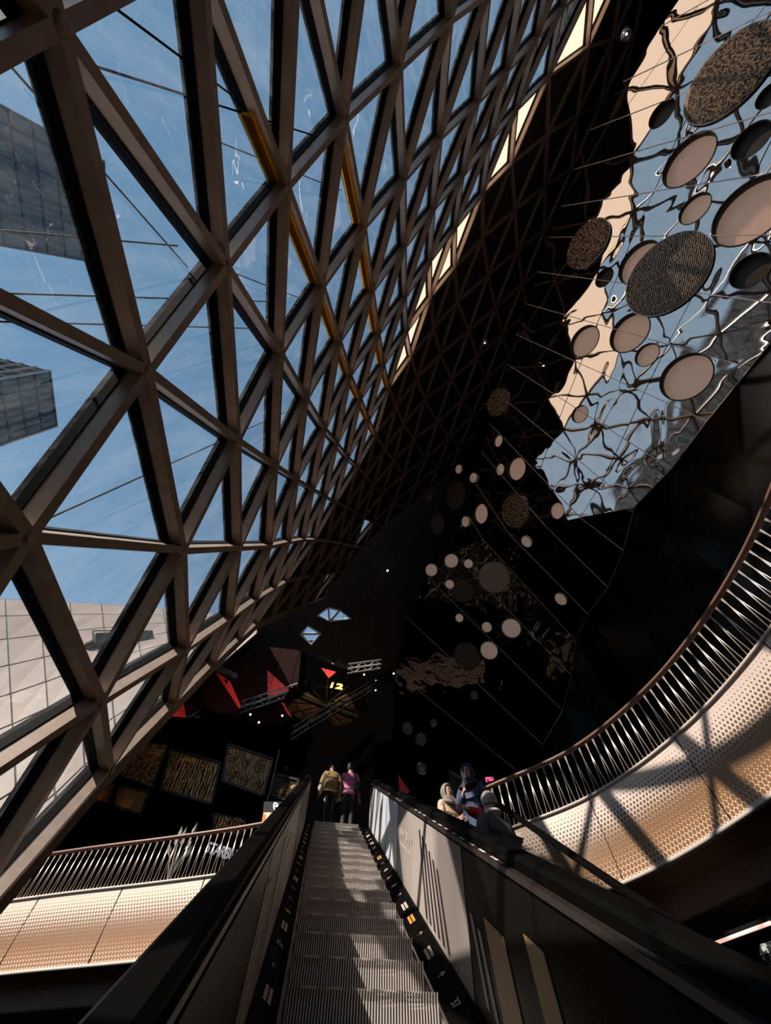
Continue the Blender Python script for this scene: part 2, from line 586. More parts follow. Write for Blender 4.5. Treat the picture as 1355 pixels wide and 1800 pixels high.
# ================================================================== STRUCTURE
# ------------------------------------------------------------------ wall_left: triangulated steel and glass facade curling over into the roof
NODES = {
    -3: (0, [(-3.81, 5.06, -0.87), (-3.73, 5.89, 1.39), (-3.76, 6.83, 3.64), (-3.84, 7.95, 5.65), (-3.89, 9.06, 7.70), (-3.89, 10.19, 9.75), (-3.94, 11.38, 11.71), (-3.82, 12.70, 13.56), (-3.50, 13.96, 15.45), (-3.10, 15.21, 17.36), (-2.68, 16.46, 19.29), (-2.22, 17.69, 21.27)]),
    -2: (-2, [(-3.86, 2.01, -3.64), (-3.62, 2.76, -1.33), (-3.38, 3.54, 0.99), (-3.14, 4.53, 3.17), (-3.14, 5.75, 5.15), (-3.13, 6.89, 7.22), (-3.15, 8.04, 9.28), (-3.11, 9.21, 11.31), (-3.14, 10.41, 13.27), (-2.83, 11.61, 15.23), (-2.42, 12.85, 17.14), (-2.01, 14.10, 19.05), (-1.58, 15.35, 20.99), (-1.06, 16.57, 22.96)]),
    -1: (-3, [(-3.88, -0.28, -4.17), (-3.58, 0.48, -1.86), (-3.29, 1.23, 0.47), (-2.99, 1.99, 2.82), (-2.76, 3.34, 4.76), (-2.68, 4.57, 6.78), (-2.60, 5.80, 8.80), (-2.53, 6.93, 10.88), (-2.40, 8.07, 12.94), (-2.23, 9.25, 14.93), (-1.89, 10.45, 16.89), (-1.38, 11.69, 18.81), (-1.05, 12.97, 20.71), (-0.53, 14.21, 22.63), (0.17, 15.43, 24.55)]),
    0: (-4, [(-3.96, -2.59, -4.68), (-3.63, -1.80, -2.40), (-3.30, -1.02, -0.11), (-2.98, -0.20, 2.19), (-2.69, 0.83, 4.39), (-2.47, 2.16, 6.40), (-2.34, 3.35, 8.43), (-2.24, 4.52, 10.48), (-2.06, 5.70, 12.53), (-1.83, 6.88, 14.55), (-1.55, 8.07, 16.54), (-1.14, 9.27, 18.51), (-0.67, 10.51, 20.44), (-0.11, 11.82, 22.30), (0.62, 13.05, 24.18), (1.56, 14.29, 26.00)]),
    1: (-4, [(-3.72, -4.11, -2.91), (-3.37, -3.29, -0.64), (-3.00, -2.44, 1.62), (-2.65, -1.48, 3.88), (-2.37, -0.33, 6.01), (-2.14, 0.88, 8.07), (-1.97, 2.09, 10.10), (-1.71, 3.37, 12.10), (-1.48, 4.45, 14.16), (-1.14, 5.65, 16.16), (-0.74, 6.80, 18.17), (-0.29, 8.04, 20.13), (0.26, 9.30, 22.03), (0.96, 10.58, 23.85), (1.98, 11.95, 25.57), (3.13, 13.19, 27.29)]),
    2: (-4, [(-3.45, -5.60, -1.13), (-3.05, -4.72, 1.11), (-2.65, -3.79, 3.35), (-2.28, -2.75, 5.54), (-1.95, -1.60, 7.66), (-1.63, -0.42, 9.71), (-1.39, 0.75, 11.74), (-1.16, 1.91, 13.76), (-0.82, 3.03, 15.82), (-0.43, 4.32, 17.81), (-0.01, 5.55, 19.80), (0.63, 6.84, 21.70), (1.39, 8.13, 23.52), (2.33, 9.60, 25.14), (3.53, 10.90, 26.79), (4.81, 12.06, 28.48)]),
    3: (-4, [(-3.09, -7.04, 0.63), (-2.63, -6.11, 2.84), (-2.17, -5.13, 5.03), (-1.72, -4.07, 7.17), (-1.30, -2.99, 9.25), (-0.94, -1.83, 11.30), (-0.67, -0.64, 13.35), (-0.37, 0.59, 15.39), (-0.05, 1.83, 17.43), (0.37, 3.08, 19.44), (0.96, 4.33, 21.36), (1.62, 5.62, 23.21), (2.59, 6.97, 24.88), (3.84, 8.61, 26.29), (5.15, 9.70, 27.95)]),
    4: (-4, [(-2.61, -8.45, 2.37), (-2.07, -7.49, 4.53), (-1.52, -6.48, 6.66), (-0.97, -5.45, 8.75), (-0.46, -4.38, 10.80), (-0.11, -3.20, 12.86), (0.17, -2.06, 14.93), (0.47, -0.74, 16.99), (0.82, 0.50, 19.02), (1.32, 1.66, 21.00), (1.96, 2.91, 22.88), (2.84, 4.30, 24.59), (4.12, 5.89, 26.02), (5.43, 7.19, 27.49)]),
    5: (-4, [(-1.97, -9.84, 4.05), (-1.34, -8.86, 6.16), (-0.71, -7.86, 8.24), (-0.08, -6.84, 10.27), (0.49, -5.83, 12.28), (0.78, -4.62, 14.40), (1.03, -3.45, 16.48), (1.36, -2.20, 18.54), (1.80, -1.02, 20.56), (2.39, 0.27, 22.48), (3.25, 1.60, 24.23), (4.47, 3.05, 25.73), (5.72, 4.47, 27.16)]),
    6: (-4, [(-1.19, -11.23, 5.68), (-0.48, -10.24, 7.74), (0.21, -9.24, 9.78), (0.87, -8.22, 11.81), (1.40, -7.12, 13.85), (1.84, -6.02, 15.90), (2.02, -4.85, 18.00), (2.34, -3.69, 20.06), (2.88, -2.50, 22.02), (3.61, -1.16, 23.83), (4.86, 0.20, 25.37), (6.06, 1.63, 26.85)]),
    7: (-4, [(-0.28, -12.61, 7.26), (0.46, -11.62, 9.30), (1.18, -10.60, 11.32), (1.83, -9.56, 13.34), (2.39, -8.50, 15.37), (2.82, -7.44, 17.41), (3.03, -6.39, 19.47), (3.45, -5.27, 21.47), (4.19, -4.01, 23.31), (5.22, -2.66, 24.95), (6.41, -1.26, 26.49)]),
    8: (-4, [(0.70, -13.99, 8.82), (1.45, -12.99, 10.84), (2.17, -11.98, 12.85), (2.81, -10.95, 14.86), (3.38, -9.93, 16.86), (3.85, -8.95, 18.85), (4.07, -7.88, 20.92), (4.72, -6.80, 22.79), (5.76, -5.56, 24.44), (6.82, -4.13, 26.05)]),
    9: (-4, [(1.72, -15.37, 10.37), (2.47, -14.38, 12.38), (3.17, -13.38, 14.38), (3.81, -12.38, 16.37), (4.37, -11.40, 18.35), (4.82, -10.44, 20.33), (5.37, -9.49, 22.21), (6.34, -8.34, 23.90), (7.32, -6.93, 25.60)]),
    10: (-4, [(2.76, -16.76, 11.91), (3.50, -15.78, 13.92), (4.20, -14.79, 15.91), (4.84, -13.81, 17.88), (5.45, -12.86, 19.83), (6.11, -11.93, 21.69), (7.02, -11.01, 23.37), (7.90, -9.61, 25.17)]),
    11: (-2, [(5.28, -16.20, 17.45), (5.99, -15.23, 19.40), (6.73, -14.26, 21.30), (7.58, -13.26, 23.11), (8.50, -12.08, 24.89)]),
    12: (-1, [(7.24, -16.59, 20.92), (8.11, -15.55, 22.81), (9.04, -14.45, 24.65)]),
}
ND = {}
for _i, (_j0, _row) in NODES.items():
    for _k, _p in enumerate(_row):
        ND[(_i, _j0 + _k)] = np.array(_p)
for _s in (14, 15):                                     # two more rows hidden behind the mirror's top edge
    for _i in range(2, 13):
        _j = _s - _i
        if (_i, _j) not in ND and all(q in ND for q in ((_i - 1, _j), (_i, _j - 1), (_i - 1, _j - 1))):
            ND[(_i, _j)] = ND[(_i - 1, _j)] + ND[(_i, _j - 1)] - ND[(_i - 1, _j - 1)]

GLASS_LIMIT = {-3: 6.0, -2: 5.6, -1: 6.0, 0: 6.0, 1: 5.6, 2: 5.9, 3: 5.4, 4: 4.6, 5: 4.1, 6: 3.7, 7: 3.3, 8: 2.9, 9: 2.3, 10: 1.7, 11: 1.2, 12: 0.6}


def glass_limit(i):
    i = max(-3.0, min(12.0, i))
    a = int(math.floor(i))
    b = min(12, a + 1)
    return GLASS_LIMIT[a] + (GLASS_LIMIT[b] - GLASS_LIMIT[a]) * (i - a)


TRIS = []
for (i, j) in ND:
    for tri in (((i, j), (i + 1, j), (i, j + 1)), ((i + 1, j), (i + 1, j + 1), (i, j + 1))):
        if all(q in ND for q in tri):
            TRIS.append(tri)
TRIS = sorted(set(TRIS))


def tri_normal(tri):
    a, b, c = (ND[q] for q in tri)
    n = unit(np.cross(b - a, c - a))
    m = (a + b + c) / 3
    inner = np.array([5.0, m[1] * 0.5 + 2, m[2] * 0.5])    # a point in the hall
    return n if np.dot(n, inner - m) > 0 else -n


EDGE_N = {}
for tri in TRIS:
    n = tri_normal(tri)
    for a, b in ((0, 1), (1, 2), (2, 0)):
        EDGE_N.setdefault(tuple(sorted((tri[a], tri[b]))), []).append(n)

wall_left = empty('wall_left', (0, 0, 0), label='soaring triangulated glass facade on bronze steel beams that curls into the dark roof', cat='glass facade', kind='structure')


def in_view_size(pts):
    pr = []
    for p in pts:
        q, d = project(p)
        if d < 0.3:
            return 0.0
        pr.append(q)
    pr = np.array(pr)
    c = pr.mean(0)
    if not (-150 < c[0] < W + 150 and -150 < c[1] < H + 150):
        return 0.0
    return float(np.linalg.norm(pr.max(0) - pr.min(0)))


def pixel_in_tri(px, tri):
    q = []
    for k in tri:
        p, d = project(ND[k])
        if d < 0.3:
            return False
        q.append(p)
    s = [np.cross(q[(k + 1) % 3] - q[k], np.array(px) - q[k]) for k in range(3)]
    return all(x > 0 for x in s) or all(x < 0 for x in s)


ROOF_WINDOWS = [(626, 938), (575, 1012)]
n_glass = 0
glass_tris = set()
for tri in TRIS:
    ci = sum(q[0] for q in tri) / 3
    cj = sum(q[1] for q in tri) / 3
    pts = [ND[q] for q in tri]
    n = tri_normal(tri)
    m = sum(pts) / 3
    is_glass = cj <= glass_limit(ci) or any(pixel_in_tri(p, tri) for p in ROOF_WINDOWS)
    pts = [p + (m - p) * 0.012 for p in pts]
    if is_glass:
        glass_tris.add(tri)
        inward = np.dot(np.cross(pts[1] - pts[0], pts[2] - pts[0]), n) > 0
        add('pane', pts, [(0, 1, 2) if inward else (0, 2, 1)], M_FROST if (ci > 3.3 and cj > glass_limit(ci) - 0.75) else M_GLASS, wall_left)
        n_glass += 1
    else:
        MB().slab([p + n * 0.12 for p in pts] if np.dot(np.cross(pts[1] - pts[0], pts[2] - pts[0]), n) > 0 else [p + n * 0.12 for p in reversed(pts)], n, 0.05).build('roof_panel', M_ROOF, wall_left)

EDGES = sorted(EDGE_N, key=lambda e_: -in_view_size([ND[e_[0]], ND[e_[1]]]))
rest = MB()
for k, e_ in enumerate(EDGES):
    a, b = ND[e_[0]], ND[e_[1]]
    n = unit(sum(EDGE_N[e_]))
    t = unit(b - a)
    mb = MB() if k < 300 else rest
    glazed = any(set(e_) <= set(tr) for tr in glass_tris)
    mb.box(a - t * 0.02, b + t * 0.02, n, 0.105, 0.09 if glazed else -0.05, 0.27)
    if k < 300:
        bm_ = mb.build('beam', M_BRONZE, wall_left)
rest.build('beam', M_BRONZE, wall_left, kind='stuff')
# black outer frame along the glazed beams, against the glass
gasket_rest = MB()
for k, e_ in enumerate(EDGES):
    if not any(set(e_) <= set(tr) for tr in glass_tris):
        continue
    a, b = ND[e_[0]], ND[e_[1]]
    n = unit(sum(EDGE_N[e_]))
    gm = MB() if k < 300 else gasket_rest
    gm.box(a, b, n, 0.135, -0.06, 0.10)
    if k < 300:
        gm.build('gasket', M_BLACK, wall_left)
if gasket_rest.v:
    gasket_rest.build('gasket', M_BLACK, wall_left, kind='stuff')
# hub discs where the beams meet
hub_me = None
for key in sorted(ND, key=lambda q: np.linalg.norm(ND[q]))[:48]:
    ns = [n for e_, l in EDGE_N.items() if key in e_ for n in l]
    if not ns:
        continue
    n = unit(sum(ns))
    MB().lathe(ND[key], n, [(0.075, -0.05), (0.075, 0.275), (0.055, 0.295), (0.02, 0.3), (0.0, 0.3)], 10).build('hub', M_BRONZE, wall_left)
# double sill along the lower edge of the glass
sill_pts = [ND[(-3, j)] for j in range(0, 9) if (-3, j) in ND]
for a, b in zip(sill_pts[:-1], sill_pts[1:]):
    n = np.array([1.0, -0.25, 0.1])
    off = np.array([0.02, 0.13, -0.22])
    MB().box(a + off, b + off, n, 0.30, -0.12, 0.20).build('sill', M_BRONZE, wall_left)
# orange edge strips on two runs of beams
for i, js in ((2, range(-1, 7)), (3, range(0, 6))):
    for j in js:
        a, b = ND[(i, j)], ND[(i, j + 1)]
        n = unit(sum(EDGE_N[tuple(sorted(((i, j), (i, j + 1))))]))
        t = unit(b - a)
        s = np.cross(t, n)
        if np.dot(s, ND[(i, j)] - ND[(i - 1, j + 1)]) > 0:
            s = -s
        f0 = 0.55 if (i == 2 and j == -1) else 0.06
        MB().box(a + (b - a) * f0 + s * 0.085, a + (b - a) * 0.94 + s * 0.085, n, 0.05, 0.0, 0.17).build('edge_strip', M_ORANGE, wall_left)
# thin cables strung outside the panes
for p, q in (((100, 95), (605, 255)), ((190, 5), (478, 220)), ((0, 95), (330, 470)), ((0, 405), (312, 432)), ((0, 515), (470, 530)),
             ((0, 565), (470, 578)), ((55, 925), (500, 725)), ((340, 232), (600, 335)), ((365, 462), (620, 560))):
    r1, r2 = ray(*p), ray(*q)
    # hang them 0.35 m outside the surface, on the plane of the nearest facade nodes
    def off_pt(px):
        best = min(ND.values(), key=lambda v: (np.linalg.norm(project(v)[0] - np.array(px)) if project(v)[1] > 0.3 else 1e9))
        return unit(ray(*px)) * (np.linalg.norm(best) + 0.45)
    MB().tube([off_pt(p), off_pt(q)], 0.011, 5).build('cable', M_BLACK, wall_left)

# ------------------------------------------------------------------ mirror-clad wall leaning over the hall (the ceiling on the other side)
C1 = np.array([9.22027, -2.27819, 19.36771])
N1 = unit([-0.880, -0.166, -0.444])
G1 = np.array([-0.18019, -0.11600, 0.97677])
G1 = unit(G1 - N1 * np.dot(G1, N1))
L1 = unit(np.cross(N1, G1))
SEAM_PX = {-3: ((1095, 144), (1355, 20)), -2: ((1038, 228), (1256, 143)), -1: ((1009, 298), (1343, 201)), 0: ((986, 363), (1355, 304)),
           1: ((964, 417), (1355, 413)), 2: ((945, 478), (1355, 532)), 3: ((925, 534), (1320, 647)), 4: ((907, 588), (1244, 741)), 5: ((891, 640), (1181, 825)),
           6: ((875, 692), (1117, 892)), 7: ((860, 744), (1020, 910)), 8: ((847, 795), (958, 924)), 9: ((836, 851), (895, 939)), 10: ((822, 905), (848, 947)),
           11: ((800, 940), (803, 955))}


def s_of(p):
    return np.dot(p - C1, G1)


SEAM_ENDS = {}
for k, (a, b) in SEAM_PX.items():
    SEAM_ENDS[k] = [on_plane(a, C1, N1), on_plane(b, C1, N1)]
s_bot = s_of(SEAM_ENDS[3][1])
for k in range(-3, 3):                                   # these run on past the picture edge down to the black wall
    t_, b_ = SEAM_ENDS[k]
    f_ = (s_bot - s_of(t_)) / (s_of(b_) - s_of(t_))
    SEAM_ENDS[k][1] = t_ + (b_ - t_) * f_
for k in (-4, -5, -6):
    SEAM_ENDS[k] = [2 * SEAM_ENDS[k + 1][q] - SEAM_ENDS[k + 2][q] for q in (0, 1)]
ceiling = empty('ceiling', (0, 0, 0), label='leaning ceiling of wavy polished mirror panels dotted with round lights', cat='mirror ceiling', kind='structure')
BREAKS = (0.0, 1.35, 4.65, 8.0, 11.3, 99.0)
PANELS = []


def mirror_panel(q, n, mat):
    m = sum(q) / len(q)
    q = [p + (m - p) * (0.018 / max(0.05, np.linalg.norm(m - p))) for p in q]
    tilt = np.array([rng.uniform(-1, 1) for _ in range(3)]) * 0.004
    q = [p + n * np.dot(p - m, tilt) for p in q]
    if np.dot(np.cross(q[1] - q[0], q[2] - q[0]), n) < 0:
        q = q[::-1]
    o = MB().slab(q, n, 0.05).build('mirror_panel', mat, ceiling)
    PANELS.append((o, m, max(np.linalg.norm(p - m) for p in q)))
    return o


ks = sorted(SEAM_ENDS)
for ka, kb in zip(ks[:-1], ks[1:]):
    (ta, ba), (tb, bb) = SEAM_ENDS[ka], SEAM_ENDS[kb]
    la, lb = np.linalg.norm(ta - ba), np.linalg.norm(tb - bb)
    lm = max(la, lb)
    cuts = [c for c in BREAKS if c < lm - 0.6] + [99.0]
    for c0, c1 in zip(cuts[:-1], cuts[1:]):
        def cut(t, b_, l, c):
            f = min(1.0, c / l) if c < 90 else 1.0
            return t + (b_ - t) * f
        q = [cut(ta, ba, la, c0), cut(tb, bb, lb, c0), cut(tb, bb, lb, c1), cut(ta, ba, la, c1)]
        if np.linalg.norm(q[0] - q[3]) < 0.05:
            q = [q[0], q[1], q[2]]
        elif np.linalg.norm(q[1] - q[2]) < 0.05:
            q = [q[0], q[1], q[3]]
        mirror_panel(q, N1, M_MIRROR)
for k in ks[1:-1]:
    t_, b_ = SEAM_ENDS[k]
    MB().box(t_, b_, N1, 0.028, -0.01, 0.012).build('seam_strip', M_SEAM, ceiling)

# lower facet below the crease, then the far facet that turns round to the food court
CREASE = {6: (1117, 892), 7: (1020, 910), 8: (958, 924), 9: (895, 939), 10: (848, 947)}
LOWER = {6: (1132, 893), 7: (1097, 969), 8: (1070, 1034), 9: (1034, 1080), 10: (1013, 1127)}
cr8, cr10 = on_plane(CREASE[8], C1, N1), on_plane(CREASE[10], C1, N1)
G2 = unit(ray(-341, -349))
N2 = unit(np.cross(cr10 - cr8, G2))
N2 = N2 if N2[0] < 0 else -N2
C2 = cr8
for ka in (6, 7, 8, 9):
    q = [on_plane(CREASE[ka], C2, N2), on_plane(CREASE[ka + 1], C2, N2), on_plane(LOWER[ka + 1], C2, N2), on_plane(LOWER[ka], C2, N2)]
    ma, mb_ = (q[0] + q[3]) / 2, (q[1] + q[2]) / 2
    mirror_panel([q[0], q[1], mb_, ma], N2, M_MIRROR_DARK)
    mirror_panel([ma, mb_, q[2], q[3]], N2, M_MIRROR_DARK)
for k in (7, 8, 9, 10):
    MB().box(on_plane(CREASE[k], C2, N2), on_plane(LOWER[k], C2, N2), N2, 0.024, -0.01, 0.012).build('seam_strip', M_SEAM, ceiling)
q3a, q3b, q3c = on_plane(CREASE[10], C2, N2), on_plane(LOWER[10], C2, N2), at_y((741, 1299), 21.0)
N3 = unit(np.cross(q3b - q3a, q3c - q3a))
N3 = N3 if np.dot(N3, q3a) < 0 else -N3
C3 = q3a
LEFT3 = [(848, 947), (796, 972), (752, 1015), (715, 1085), (695, 1180), (690, 1290), (695, 1400)]
RIGHT3 = [(1013, 1127), (1005, 1188), (990, 1250), (955, 1310), (905, 1352), (860, 1385), (800, 1420)]
for k in range(6):
    q = [on_plane(p, C3, N3) for p in (LEFT3[k], RIGHT3[k], RIGHT3[k + 1], LEFT3[k + 1])]
    ma, mb_ = (q[0] + q[1]) / 2, (q[2] + q[3]) / 2
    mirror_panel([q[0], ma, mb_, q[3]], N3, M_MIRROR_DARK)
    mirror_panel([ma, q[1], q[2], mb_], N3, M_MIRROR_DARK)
for k in range(1, 5):
    MB().box(on_plane(LEFT3[k], C3, N3), on_plane(RIGHT3[k], C3, N3), N3, 0.022, -0.01, 0.012).build('seam_strip', M_SEAM, ceiling)
# pale edge trim at the mirror's top
for ka, kb in zip(ks[:-1], ks[1:]):
    MB().box(SEAM_ENDS[ka][0], SEAM_ENDS[kb][0], N1, 0.06, -0.25, 0.0).build('edge_trim', M_DARK, ceiling)

# ------------------------------------------------------------------ black glossy wall behind the right-hand balcony
EDGE_PTS = [SEAM_ENDS[k][1] for k in range(-6, 7)] + [on_plane(LOWER[k], C2, N2) for k in (7, 8, 9, 10)] + [on_plane(p, C3, N3) for p in RIGHT3[1:4]]
wall_right = empty('wall_right', (0, 0, 0), label='black glossy wall rising behind the curved balcony up to the mirror edge', cat='wall', kind='structure')
for a, b in zip(EDGE_PTS[:-1], EDGE_PTS[1:]):
    a2, b2 = np.array([a[0] + 0.05, a[1], 4.6]), np.array([b[0] + 0.05, b[1], 4.6])
    n = unit(np.cross(b - a, a2 - a))
    n = n if n[0] < 0 else -n
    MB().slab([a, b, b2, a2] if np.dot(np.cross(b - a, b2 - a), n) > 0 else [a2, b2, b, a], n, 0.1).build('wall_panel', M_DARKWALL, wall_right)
for a, b in zip(EDGE_PTS[:-1], EDGE_PTS[1:]):
    MB().box(a, b, (-1, 0, 0), 0.05, 0.0, 0.05).build('edge_trim', M_CHROME, wall_right)

# ------------------------------------------------------------------ big dark shell that closes the hall
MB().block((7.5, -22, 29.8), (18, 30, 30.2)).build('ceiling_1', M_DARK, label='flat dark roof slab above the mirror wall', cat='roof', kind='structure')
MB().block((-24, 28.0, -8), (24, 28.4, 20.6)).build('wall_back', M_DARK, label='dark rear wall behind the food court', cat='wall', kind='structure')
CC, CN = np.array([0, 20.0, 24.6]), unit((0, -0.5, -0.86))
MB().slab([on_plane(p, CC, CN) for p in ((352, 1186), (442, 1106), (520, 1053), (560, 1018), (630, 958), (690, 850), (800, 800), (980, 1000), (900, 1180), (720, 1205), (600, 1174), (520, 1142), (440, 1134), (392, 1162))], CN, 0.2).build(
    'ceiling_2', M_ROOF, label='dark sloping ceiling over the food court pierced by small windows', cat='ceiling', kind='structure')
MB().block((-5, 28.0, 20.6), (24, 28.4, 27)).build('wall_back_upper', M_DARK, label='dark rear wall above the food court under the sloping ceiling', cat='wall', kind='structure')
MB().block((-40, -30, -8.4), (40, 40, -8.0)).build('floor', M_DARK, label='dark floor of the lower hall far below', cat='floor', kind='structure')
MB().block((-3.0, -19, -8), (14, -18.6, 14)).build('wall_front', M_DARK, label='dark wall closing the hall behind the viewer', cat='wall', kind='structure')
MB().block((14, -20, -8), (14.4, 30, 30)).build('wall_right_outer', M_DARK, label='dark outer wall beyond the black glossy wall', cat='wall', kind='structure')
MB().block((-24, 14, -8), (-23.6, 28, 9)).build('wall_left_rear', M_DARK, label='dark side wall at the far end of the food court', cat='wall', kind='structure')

# ================================================================== BALCONIES
def catmull(pts, n):
    pts = [np.asarray(p, float) for p in pts]
    ext = [2 * pts[0] - pts[1]] + pts + [2 * pts[-1] - pts[-2]]
    out = []
    for i in range(1, len(ext) - 2):
        p0, p1, p2, p3 = ext[i - 1:i + 3]
        for k in range(n):
            t = k / n
            out.append(0.5 * ((2 * p1) + (-p0 + p2) * t + (2 * p0 - 5 * p1 + 4 * p2 - p3) * t * t + (-p0 + 3 * p1 - 3 * p2 + p3) * t ** 3))
    out.append(pts[-1])
    return out


def resample(poly, step):
    d = [0.0]
    for a, b in zip(poly[:-1], poly[1:]):
        d.append(d[-1] + float(np.linalg.norm(b - a)))
    n = max(2, int(round(d[-1] / step)))
    out = []
    for k in range(n + 1):
        s = d[-1] * k / n
        i = min(len(poly) - 2, max(0, next((q for q in range(len(d) - 1) if d[q + 1] >= s - 1e-9), len(d) - 2)))
        f = (s - d[i]) / max(1e-9, d[i + 1] - d[i])
        out.append(poly[i] + (poly[i + 1] - poly[i]) * f)
    return out, d[-1]


bar_mb = MB().tube([(0, 0, 0), (0, 0, 1)], 0.011, 6)
BAR_ME = mesh_data('baluster', bar_mb.v, bar_mb.f, M_STEEL, True)


def z_up_matrix(a, b):
    a, b = Vector(a), Vector(b)
    d = b - a
    q = d.to_track_quat('Z', 'Y').to_matrix().to_4x4()
    return Matrix.Translation(a) @ q @ Matrix.Diagonal((1, 1, d.length, 1))


def balcony(name, plan, side, label, z0=4.68, z1=5.72, zb=3.29, spacing=0.105, seg_len=2.4, lean=0.07):
    """plan = curve of the edge (x, y); side = +1 if the floor lies to the left of the walking direction"""
    poly, total = resample(catmull(plan, 10), 0.16)
    root = empty(name, (poly[len(poly) // 2][0], poly[len(poly) // 2][1], z0), label=label, cat='balcony')

    def nrm(i):
        t = unit(poly[min(i + 1, len(poly) - 1)] - poly[max(i - 1, 0)])
        return np.array([-t[1], t[0]]) * side          # towards the floor

    def ribbon(nm, mat, prof, i0=0, i1=None, uv=False, smooth=True):
        """sweep prof [(inward, z)] along the edge"""
        i1 = len(poly) - 1 if i1 is None else i1
        vs, fs, uvs = [], [], []
        m = len(prof)
        for i in range(i0, i1 + 1):
            nn = nrm(i)
            for (o_, z_) in prof:
                vs.append((poly[i][0] + nn[0] * o_, poly[i][1] + nn[1] * o_, z_))
        for i in range(i1 - i0):
            for k in range(m - 1):
                a = i * m + k
                fs.append((a, a + 1, a + m + 1, a + m))
        ob = MB().poly(vs, fs).build(nm, mat, root, smooth)
        if uv:
            lay = ob.data.uv_layers.new(name='UVMap')
            step = total / (len(poly) - 1)
            for pl in ob.data.polygons:
                for li in pl.loop_indices:
                    vi = ob.data.loops[li].vertex_index
                    i, k = divmod(vi, m)
                    lay.data[li].uv = ((i0 + i) * step, (prof[k][1] - zb) / (z0 - zb))
        return ob
    nseg = max(1, int(round(total / seg_len)))
    n = len(poly) - 1
    for s_ in range(nseg):
        a, b = n * s_ // nseg, n * (s_ + 1) // nseg
        ribbon('fascia_panel', M_PERF, [(0.0, zb), (-0.015, (z0 + zb) / 2), (0.0, z0)], a, b, uv=True)
        if s_:
            t_ = poly[a]
            MB().box((t_[0], t_[1], zb), (t_[0], t_[1], z0), (-nrm(a)[0], -nrm(a)[1], 0), 0.012, 0.0, 0.02).build('joint', M_BLACK, root)
    ribbon('bottom_trim', M_TRIM, [(0.06, zb - 0.05), (-0.04, zb - 0.05), (-0.04, zb + 0.005), (0.06, zb + 0.005)])
    ribbon('base_rail', M_TRIM, [(0.05, z0 - 0.01), (-0.045, z0 - 0.01), (-0.045, z0 + 0.035), (0.05, z0 + 0.035)])
    ribbon('handrail', M_RAILTOP, [(0.06, z1 - 0.05), (-0.05, z1 - 0.05), (-0.055, z1 + 0.0), (-0.03, z1 + 0.02), (0.06, z1 + 0.02), (0.06, z1 - 0.05)])
    ribbon('floor_slab', M_SOFFIT, [(0.02, z0 - 0.05), (2.2, z0 - 0.05)])
    ribbon('soffit_band', M_SOFFIT, [(0.02, zb - 0.02), (0.80, zb - 0.04), (0.80, zb - 0.42), (0.88, zb - 0.45)])
    ribbon('soffit', M_SOFFIT, [(0.88, zb - 0.45), (1.4, zb - 0.5), (3.4, zb - 0.5)])
    bars, _ = resample(poly, spacing)
    for i in range(1, len(bars) - 1):
        p = bars[i]
        t = unit(bars[i + 1] - bars[i - 1])
        sgn = 1 if i % 2 else -1
        a = (p[0], p[1], z0 + 0.02)
        b = (p[0] + t[0] * lean * sgn, p[1] + t[1] * lean * sgn, z1 - 0.03)
        add_data('baluster', BAR_ME, z_up_matrix(a, b), root)
    return root, poly


bal_r, poly_r = balcony('balcony', [(3.95, 10.55), (5.62, 8.65), (6.52, 6.2), (6.72, 3.6), (6.35, 1.2), (5.5, -0.8)], 1,
                        'curved balcony with slanted steel balusters and dotted bronze fascia beside the down escalator')
bal_l, poly_l = balcony('balcony', [(-9.9, 16.3), (-7.0, 15.1), (-4.65, 14.22), (-2.5, 13.35), (-0.75, 12.5)], 1,
                        'straighter balcony with dense balusters and dotted bronze fascia below the glass facade sill')

# upper floor behind both balconies
fl = [tuple(p) for p in poly_l] + [(-0.5, 11.0), (1.3, 10.95), (3.2, 10.75)] + [tuple(p) for p in poly_r] + [(9.0, -1.5), (10.3, -6), (10.3, 4), (11.0, 9.4), (12.5, 18), (13.9, 27.9), (-20, 27.9), (-20, 17)]
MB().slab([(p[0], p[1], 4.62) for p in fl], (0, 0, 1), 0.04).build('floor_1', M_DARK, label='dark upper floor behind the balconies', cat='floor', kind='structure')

# ================================================================== ESCALATORS
ESC_AZ = math.radians(-1.614)
E_H = np.array([math.sin(ESC_AZ), math.cos(ESC_AZ), 0.0])
E_X = np.array([math.cos(ESC_AZ), -math.sin(ESC_AZ), 0.0])
SLOPE = 0.592
TOP_Y = 10.55


def esc(X, h, y):
    return E_X * X + E_H * y + np.array([0, 0, h + SLOPE * min(y, TOP_Y)])


def esc_sweep(prof, ys, name, mat, parent, smooth=False):
    """prof = closed list of (X, h); swept up the incline"""
    m = len(prof)
    vs = [esc(X, h, y) for y in ys for (X, h) in prof]
    fs = []
    for i in range(len(ys) - 1):
        for k in range(m):
            a, b = i * m + k, i * m + (k + 1) % m
            fs.append((a, b, b + m, a + m))
    fs += [tuple(range(m)), tuple(reversed(range((len(ys) - 1) * m, len(ys) * m)))]
    return MB().poly(vs, fs).build(name, mat, parent, smooth)


escalator = empty('escalator', esc(0.46, -1.72, 4.0), label='up escalator in shadow and sun with advertising on its black balustrades', cat='escalator')
